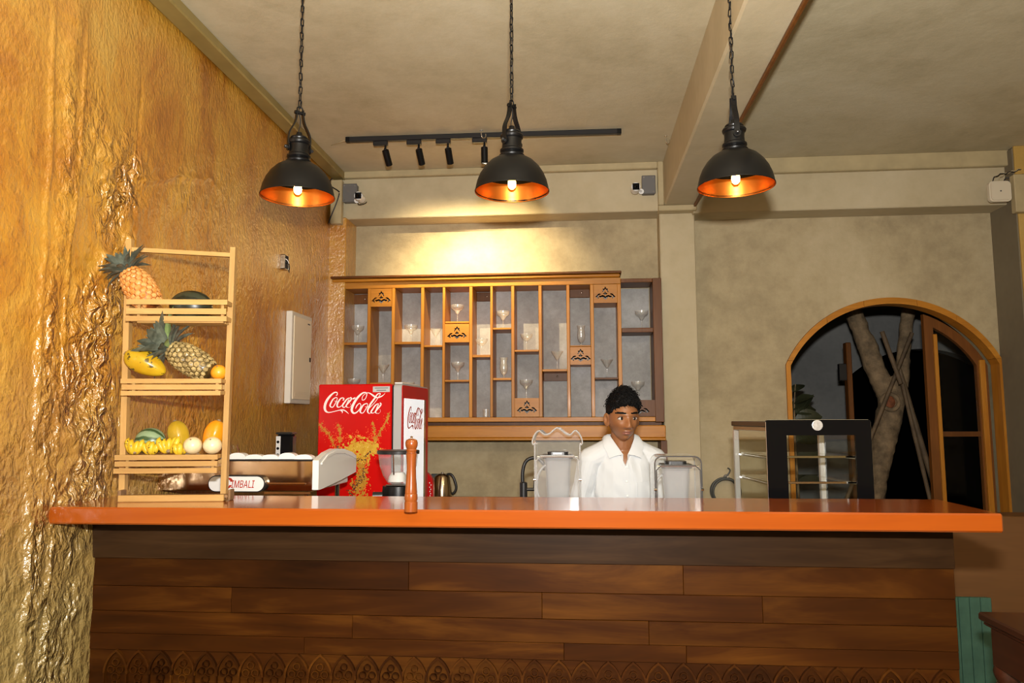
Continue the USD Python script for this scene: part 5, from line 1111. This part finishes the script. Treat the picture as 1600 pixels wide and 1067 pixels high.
# ------------------------------------------------------------------ the barman
yh = 3.74
hc = P(973, 652, yh)              # centre of the head
SKIN = plain('skin', (.235, .095, .036), .42, var=.10, vscale=14, bump=.05, bscale=200, extra=dict(subsurface_weight=.12, subsurface_scale=.008, subsurface_radius=(1, .35, .2)))
HAIRM = plain('black_hair', (.0032, .0028, .0028), .55, bump=.6, bscale=110, spec=.15)
SHIRT = plain('white_shirt', (.53, .55, .57), .8, var=.02, vscale=3, bump=.08, bscale=8, spec=.2)
def G(x, s): return np.exp(-(x / s) ** 2)
def ss(x, a, b): t = np.clip((x - a) / (b - a), 0, 1); return t * t * (3 - 2 * t)
NU, NV = 150, 120
def head_grid(hair=False):
    u = np.linspace(0, 2 * np.pi, NU, endpoint=False); v = np.linspace(0, np.pi, NV)[1:-1]
    U, V = np.meshgrid(u, v, indexing='ij')
    d = np.stack([np.sin(V) * np.sin(U), -np.sin(V) * np.cos(U), np.cos(V)], -1)   # u = 0 looks along -y
    x, y, z = d[..., 0] * .073, d[..., 1] * .096, d[..., 2] * .118
    jaw = ss(-z, .015, .118)
    x = x * (1 - .27 * jaw - .03 * ss(z, .05, .118)); 
    y = np.where(y > 0, y * (1 - .55 * ss(-z, .02, .11)), y * (1 - .10 * ss(-z, .06, .118) + .02))
    f = ss(-d[..., 1], .05, .5)    # front of the face
    y = y + f * (.006 * G(z - .002, .016) * (G(x - .031, .017) + G(x + .031, .017))      # sockets
                 - .0055 * G(z - .021, .009) * ss(.058 - np.abs(x), 0, .03)               # brow
                 - .005 * G(z + .030, .018) * (G(x - .045, .016) + G(x + .045, .016)))     # cheeks
    nz = np.where(z > -.036, ss(z, .026, -.036) ** 1.15, ss(z, -.052, -.038)); nw = .0105 + .009 * ss(-z, .012, .04)
    y = y - f * (.0245 * nz * G(x, nw))
    y = y - f * .006 * G(z + .040, .007) * (G(x - .0135, .006) + G(x + .0135, .006))
    y = y - f * (.0050 * G(z + .0615, .0045) * ss(.026 - np.abs(x), 0, .016) + .0062 * G(z + .0725, .0055) * ss(.023 - np.abs(x), 0, .016) - .0045 * G(z + .0668, .0022) * ss(.026 - np.abs(x), 0, .01))
    y = y - f * (.007 * G(z + .100, .012) * G(x, .018) - .003 * G(z + .084, .006) * G(x, .02))
    p = np.stack([x, y, z], -1)
    top, bottom = np.array([0, 0.0, .118]), np.array([0, -.045, -.117])
    if hair:
        a = np.abs(np.arctan2(d[..., 0], -d[..., 1])); q = np.stack([np.cos(U) * 1.5, np.sin(U) * 1.5, V * 2], -1)
        line = .050 + .010 * np.cos(a * 2.2) * (a < .7) - .010 * ss(a, .5, .9) - .022 * ss(a, .98, 1.25) - .062 * ss(a, 1.78, 2.15) + .026 * (meshkit.fbm(q * 6, 3, 9) - .5)
        mk = ss(z - line, -.004, .010)
        off = -.010 * (1 - mk) + mk * (.008 + .011 * ss(z, .02, .10) + .013 * (meshkit.fbm(q * 3.2, 2, 4) - .4) + .011 * (meshkit.fbm(q * [9, 9, 7], 3, 14) - .5) * ss(z, .03, .07) + .004 * ss(-d[..., 1], .2, .8) * ss(z, .05, .09))
        p = p + d * off[..., None]; top = top + [0, 0, .019]
        bottom = bottom + [0, .02, .03]
    k = p.shape[1]; vv = np.vstack([p.reshape(-1, 3), top, bottom]); f_ = []
    i, j = np.meshgrid(np.arange(NU), np.arange(k - 1), indexing='ij'); i2 = (i + 1) % NU
    fq = np.stack([i * k + j, i * k + j + 1, i2 * k + j + 1, i2 * k + j], -1).reshape(-1, 4)
    ii = np.arange(NU); tp, bt = NU * k, NU * k + 1
    F_ = np.vstack([quads(fq), np.c_[ii * k, ((ii + 1) % NU) * k, np.full(NU, tp)][:, [0, 1, 2]], np.c_[ii * k + k - 1, np.full(NU, bt), ((ii + 1) % NU) * k + k - 1]])
    m = TM(vv, F_); trimesh.repair.fix_normals(m)
    if m.volume < 0: m.invert()
    return m
def to_man(m): return m3.Manifold(m3.Mesh(np.asarray(m.vertices, np.float32), np.asarray(m.faces, np.uint32)))
def from_man(m): q = m.to_mesh(); return trimesh.Trimesh(q.vert_properties[:, :3], q.tri_verts, process=False)
def bone(a, ra, b, rb_, sa=(1, 1, 1), sb=None):
    S = lambda c, r, s: m3.Manifold.sphere(1.0, 20).scale([r * s[0], r * s[1], r * s[2]]).translate(list(map(float, c)))
    return m3.Manifold.batch_hull([S(a, ra, sa), S(b, rb_, sb or sa)])
YAW, PIT = 13.0, 5.0
HR = trimesh.transformations.euler_matrix(math.radians(PIT), math.radians(-1.5), math.radians(YAW), 'rxyz')
HR = trimesh.transformations.euler_matrix(0, 0, math.radians(YAW)) @ trimesh.transformations.euler_matrix(math.radians(PIT), 0, 0)
bx, by = hc[0] - .004, yh + .045      # the trunk stands a little behind the face
hz = hc[2]
def hd(m): m = m.copy(); m.apply_transform(HR); m.apply_translation(hc); return m
head = hd(head_grid())
shz = hz - .172                   # shoulder line
TY = 8.0                          # trunk turned slightly
def tr_(p): c, s_ = math.cos(math.radians(TY)), math.sin(math.radians(TY)); x, y, z = p; return (bx + c * x - s_ * y, by + s_ * x + c * y, z)
sh_w, el, wr = .156, {}, {}
bones = [bone(hc + [0, .035, -.07], .056, tr_((0, .005, shz + .035)), .060), bone(tr_((0, .01, shz + .06)), .052, tr_((0, .01, shz - .04)), .085, (1, .8, 1))]
chest = [bone(tr_((0, .01, shz - .06)), .10, tr_((0, .01, shz - .20)), .115, (1.28, .85, 1)), bone(tr_((0, .01, shz - .20)), .115, tr_((0, 0, shz - .42)), .10, (1.22, .88, 1)), bone(tr_((0, 0, shz - .42)), .10, tr_((0, 0, shz - .50)), .115, (1.3, .9, 1))]
for s_ in (-1, 1): chest.append(bone(tr_((s_ * .06, .01, shz + .000)), .050, tr_((s_ * (sh_w - .01), .005, shz - .038)), .042))
arms = {}
for s_ in (-1, 1):
    S0, E0, W0 = tr_((s_ * .160, .005, shz - .042)), tr_((s_ * .222, .01, shz - .30)), tr_((s_ * .205, -.10, shz - .50))
    arms[s_] = (np.array(S0), np.array(E0), np.array(W0))
def arm(s_, g=0.): S0, E0, W0 = arms[s_]; return [bone(S0, .044 + g, E0, .036 + g), bone(E0, .036 + g, W0, .027 + g)]
legs = []
for s_ in (-1, 1):
    hp_, kn_, an = tr_((s_ * .085, 0, shz - .53)), tr_((s_ * .095, -.01, .46)), tr_((s_ * .10, .01, .09))
    legs += [bone(hp_, .085, kn_, .056), bone(kn_, .056, an, .040), bone(an, .040, tr_((s_ * .11, -.12, .035)), .034)]
def hand(s_):
    S0, E0, W0 = arms[s_]; dirn = (W0 - E0) / np.linalg.norm(W0 - E0); side = np.array([s_ * .35, -.9, 0.0]); side -= dirn * (side @ dirn); side /= np.linalg.norm(side)
    out = [m3.Manifold.batch_hull([m3.Manifold.sphere(.013, 12).translate(list(W0 + dirn * q + side * w_)) for q in (.01, .085) for w_ in (-.028, .028)])]
    nrm = np.cross(dirn, side) * -s_
    for k, (w_, L_) in enumerate(((.030, .068), (.010, .078), (-.010, .072), (-.030, .056))):
        p = W0 + dirn * .088 + side * w_; q = p + (dirn * .94 + nrm * .25) * L_ * .45; r_ = q + (dirn * .75 + nrm * .65) * L_ * .32; e = r_ + (dirn * .5 + nrm * .86) * L_ * .25
        for a_, b_, r0, r1 in ((p, q, .0092, .0086), (q, r_, .0086, .0080), (r_, e, .0080, .0068)): out.append(bone(a_, r0, b_, r1))
    p = W0 + dirn * .025 + side * .03; q = p + (side * .75 + dirn * .65) * .04; e = q + (dirn * .95 + side * .1 + nrm * .25) * .032
    out += [bone(p, .012, q, .010), bone(q, .010, e, .0085)]
    return out
def ear(s_):
    o_ = to_man(mv(trimesh.creation.icosphere(3, 1.0), (s_ * .074, .012, -.012), (8, 0, s_ * 24), None).apply_translation((0, 0, 0))) if 0 else None
    e = trimesh.creation.icosphere(3, 1.0); e.apply_scale((.010, .021, .033)); v = e.vertices
    dent = G(v[:, 1] + .002, .010) * G(v[:, 2] - .002, .018) * (np.sign(v[:, 0]) == s_); v[:, 0] -= s_ * .010 * dent; e.vertices = v
    return hd(mv(e, (s_ * .0775, .010, -.012), (-8, 0, -s_ * 30)))
body_parts = [to_man(head)] + [to_man(ear(s_)) for s_ in (-1, 1)]
trunk_parts = bones + chest + arm(-1) + arm(1) + legs + hand(-1) + hand(1)
tru = m3.Manifold.batch_boolean(trunk_parts, m3.OpType.Add).refine_to_length(.012)
tm = from_man(tru); tm.merge_vertices(); trimesh.smoothing.filter_taubin(tm, iterations=8)
body = m3.Manifold.batch_boolean([to_man(tm)] + body_parts, m3.OpType.Add)
man0 = np.array([bx, by, 0.0])
man = thing('person', 'young barman in a white collared shirt with short black hair, looking down to his left', 'person', man0)
part(man, 'body', mv(from_man(body), -man0), SKIN, smooth=50)
part(man, 'hair', mv(hd(head_grid(True)), -man0), HAIRM, smooth=True)
hcap = head_grid(True); hgi = head_grid()
dd = np.linalg.norm(hcap.vertices - hgi.vertices, axis=1); ok = (dd > .0075) & ((hcap.vertices - hgi.vertices) * hgi.vertices).sum(1).__gt__(0)
rh = np.random.default_rng(3); pick = rh.choice(np.nonzero(ok)[0], 3600); nn = hcap.vertex_normals[pick]; pp = hcap.vertices[pick] - nn * .003 + rh.normal(0, .0015, (3600, 3))
flow = np.stack([.55 - 2 * nn[:, 0] * 0, -.8 + 0 * nn[:, 0], .35 - .9 * (np.abs(nn[:, 2]) < .55)], 1) + rh.normal(0, .35, (3600, 3)); flow -= nn * (flow * nn).sum(1)[:, None]; flow /= np.linalg.norm(flow, axis=1, keepdims=True)
Ls_ = (rh.uniform(.010, .026, 3600) * np.where(pp[:, 2] > .06, 1.05, .22))[:, None]
strand = np.stack([pp, pp + nn * Ls_ * .30 + flow * Ls_ * .35, pp + nn * Ls_ * .42 + flow * Ls_ * .75, pp + nn * Ls_ * .30 + flow * Ls_ * 1.1], 1).reshape(-1, 3)
strand = (HR[:3, :3] @ strand.T).T + hc - man0
bc = UsdGeom.BasisCurves.Define(stage, str(man.GetPath()) + '/hair_strands'); bc.CreateTypeAttr('cubic'); bc.CreateBasisAttr('bezier')
bc.CreatePointsAttr([Gf.Vec3f(*map(float, p_)) for p_ in strand]); bc.CreateCurveVertexCountsAttr([4] * 3600); bc.CreateWidthsAttr([.0016]); bc.SetWidthsInterpolation('constant')
UsdShade.MaterialBindingAPI.Apply(bc.GetPrim()).Bind(HAIRM); tag(bc.GetPrim(), kind='stuff')
hg = head_grid(); hn = hg.vertex_normals
def patch(sel, off, mat, name, lab=None):
    keep = sel[hg.faces].all(1); f = hg.faces[keep]; idx = np.unique(f); mp_ = -np.ones(len(hg.vertices), int); mp_[idx] = np.arange(len(idx))
    up = hg.vertices[idx] + hn[idx] * off; dn = hg.vertices[idx] - hn[idx] * .002
    ff = mp_[f]; m = TM(np.vstack([up, dn]), np.vstack([ff, ff[:, ::-1] + len(idx)])); part(man, name, mv(hd(m), -man0), mat, smooth=True, label=lab)
V_ = hg.vertices; fr = V_[:, 1] < -.05
for s_ in (-1, 1):
    bxx = V_[:, 0] * s_; arc = .0265 + .0015 * np.clip((bxx - .02) / .02, 0, 1) - .10 * np.clip(bxx - .042, 0, 1)
    patch(fr & (np.abs(V_[:, 2] - arc) < .0056 - .09 * np.clip(bxx - .042, 0, .06)) & (bxx > .011) & (bxx < .056), .0022, HAIRM, 'eyebrow')
LIP = plain('lips', (.23, .085, .055), .4)
patch(fr & (np.abs(V_[:, 0]) < .0235) & (V_[:, 2] > -.078 + .10 * np.maximum(np.abs(V_[:, 0]) - .012, 0)) & (V_[:, 2] < -.0575 - .12 * np.maximum(np.abs(V_[:, 0]) - .006, 0)), .0004, LIP, 'lips')
EYEW = plain('eye_white', (.42, .39, .36), .15); IRIS = plain('iris', (.012, .006, .004), .06)
for s_ in (-1, 1):
    yy_ = V_[:, 1][fr & (np.abs(V_[:, 0] - s_ * .031) < .004) & (np.abs(V_[:, 2]) < .004)].mean()
    c = np.array([s_ * .031, yy_ + .0058, .0015])
    part(man, 'eyeball', mv(hd(mv(ball(1, 3, (.0170, .0103, .0092)), c)), -man0), EYEW, smooth=True)
    part(man, 'iris', mv(hd(mv(ball(1, 2, (.0070, .0025, .0078)), c + [.0022, -.0088, .0004])), -man0), IRIS, smooth=True)
    part(man, 'upper_eyelid', mv(hd(tube(curve([c + [-.0182, -.002, -.0005], c + [-.009, -.0094, .0082], c + [.002, -.0106, .0102], c + [.011, -.0076, .0078], c + [.0184, -.001, .0]], 14), [.0012, .0020, .0025, .0028, .003, .003, .003, .003, .003, .0028, .0025, .002, .0015, .001], 8)), -man0), plain('eyelid', (.10, .04, .018), .45) if s_ < 0 else Lk + 'eyelid', smooth=True)
# shirt: the trunk and sleeves a little larger, cut open at the neck
g = .014
sp_bones = [bone(tr_((0, .012, shz - .05)), .112, tr_((0, .01, shz - .20)), .128, (1.28, .88, 1)), bone(tr_((0, .01, shz - .20)), .128, tr_((0, 0, shz - .44)), .122, (1.24, .9, 1)), bone(tr_((0, 0, shz - .44)), .122, tr_((0, 0, shz - .54)), .128, (1.28, .9, 1)),
            bone(tr_((0, .012, shz + .028)), .066, tr_((0, .012, shz - .06)), .10, (1.05, .95, 1))]
for s_ in (-1, 1): sp_bones.append(bone(tr_((s_ * .055, .012, shz + .012)), .062, tr_((s_ * (sh_w + .002), .005, shz - .036)), .060))
for s_ in (-1, 1):
    S0, E0, W0 = arms[s_]; sp_bones += [bone(S0, .058, E0, .049), bone(E0, .049, E0 + (W0 - E0) * .93, .042)]
shirt = m3.Manifold.batch_boolean(sp_bones, m3.OpType.Add)
cut = bone(tr_((0, .012, shz + .14)), .068, tr_((0, .005, shz + .026)), .058)
vcut = m3.Manifold.batch_hull([m3.Manifold.sphere(.003, 8).translate(list(map(float, tr_(p)))) for p in ((0, -.16, shz - .058), (0, -.03, shz - .058), (-.056, -.16, shz + .075), (.056, -.16, shz + .075), (-.050, 0, shz + .075), (.050, 0, shz + .075))])
shirt = (shirt - cut - vcut).refine_to_length(.010)
stm = from_man(shirt); stm.merge_vertices(); trimesh.smoothing.filter_taubin(stm, iterations=6)
v = stm.vertices; vn = stm.vertex_normals
q = v.copy(); q[:, 2] *= .55; q[:, 0] += .35 * v[:, 2]
fold = 1 - np.abs(2 * meshkit.fbm(q * 11, 3, 31) - 1); stm.vertices = v + vn * (.017 * (fold - .75) * (1 - np.exp(-((v[:, 2] - shz - .06) / .05) ** 2)))[:, None]
part(man, 'shirt', mv(stm, -man0), SHIRT, smooth=60)
def sheet(pts, t=.004):            # a stiff flap of cloth from a grid of points
    p = np.array(pts, float); a_, b_ = p.shape[:2]; v = p.reshape(-1, 3)
    i, j = np.meshgrid(np.arange(a_ - 1), np.arange(b_ - 1), indexing='ij'); k = i * b_ + j
    f = quads(np.stack([k, k + b_, k + b_ + 1, k + 1], -1).reshape(-1, 4)); m = TM(v, f); n_ = m.vertex_normals
    e = TM(np.vstack([v + n_ * t / 2, v - n_ * t / 2]), np.vstack([f, f[:, ::-1] + len(v)]))
    ed = [(i_, j_) for i_, j_ in m.edges[trimesh.grouping.group_rows(m.edges_sorted, require_count=1)]]
    e2 = [(a1, b1 + len(v), a1 + len(v)) for a1, b1 in ed] + [(a1, b1, b1 + len(v)) for a1, b1 in ed]
    e = TM(e.vertices, np.vstack([e.faces, e2])); trimesh.repair.fix_normals(e); return e
def hit(o_, t_):                   # where a ray from outside first meets the shirt
    o_, t_ = np.array(o_, float), np.array(t_, float); d_ = (t_ - o_) / np.linalg.norm(t_ - o_)
    loc, _, _ = stm.ray.intersects_location([o_], [d_], multiple_hits=False)
    return (loc[0] if len(loc) else t_), d_
def on_shirt(x, z, off=.002):
    p_, d_ = hit(tr_((x, -.4, z)), tr_((x, 0, z))); return p_ - d_ * off
for s_ in (-1, 1):                 # collar: stand round the neck, then the folded leaf with its point
    grid = []
    for a_ in np.linspace(180, 10, 16):
        an = math.radians(a_); cx_, cy_ = s_ * math.sin(an), -math.cos(an) * -1
        cy_ = math.cos(an) * -1; f_ = max(0, (75 - a_) / 65)
        dz = .095 * f_ ** 1.25
        top = np.array(tr_((.066 * cx_, .014 + .064 * cy_ - .034 * f_, shz + .088 - dz)))
        zb_ = shz + .060 - .085 * f_ ** 1.2
        ax_ = s_ * (.012 + .040 * f_) if a_ < 75 else 0
        lo, d_ = hit(tr_((.5 * cx_ + ax_ * 2.0, .012 + .5 * cy_, zb_ + .10)), tr_((ax_, .012, zb_ - .02)))
        lo = lo - d_ * .006; mid = .55 * top + .45 * lo + np.array(tr_((0.0, 0, 0))) * 0; out_ = np.array(tr_((cx_, cy_, 0))) - np.array(tr_((0, 0, 0)))
        mid = mid + out_ * .006 + np.array([0, 0, .004])
        grid.append([top - np.array([0, 0, .03]) , top, top + out_ * .003, mid, lo])
    part(man, 'collar', mv(sheet(grid, .003), -man0), SHIRT, smooth=50)
zs_ = np.linspace(shz - .05, shz - .44, 20)
part(man, 'placket', mv(sheet([[on_shirt(-.014, z), on_shirt(0, z, .004), on_shirt(.014, z)] for z in zs_], .002), -man0), SHIRT, smooth=40)
for z in np.linspace(shz - .065, shz - .40, 6): part(man, 'button', mv(ball(.0052, 2, (1, .45, 1)), on_shirt(0, z, .006) - man0), WHITE, smooth=True)
part(man, 'chest_pocket', mv(sheet([[on_shirt(x, z, .003) for x in np.linspace(.052, .118, 6)] for z in np.linspace(shz - .135, shz - .225, 6)], .002), -man0), SHIRT, smooth=40)
tro = [bone(tr_((0, 0, shz - .50)), .122, tr_((0, 0, shz - .56)), .12, (1.28, .9, 1))]
for s_ in (-1, 1):
    hp_, kn_, an = tr_((s_ * .085, 0, shz - .55)), tr_((s_ * .095, -.01, .46)), tr_((s_ * .10, .01, .09)); tro += [bone(hp_, .095, kn_, .068), bone(kn_, .068, an, .058)]
tt = from_man(m3.Manifold.batch_boolean(tro, m3.OpType.Add).refine_to_length(.03)); part(man, 'trousers', mv(tt, -man0), plain('dark_trousers', (.015, .015, .018), .8), smooth=50)
for s_ in (-1, 1): part(man, 'shoe', mv(from_man(bone(tr_((s_ * .10, .03, .035)), .035, tr_((s_ * .115, -.15, .03)), .030, (1.15, 1, 1))), -man0), BLACKP, smooth=True)
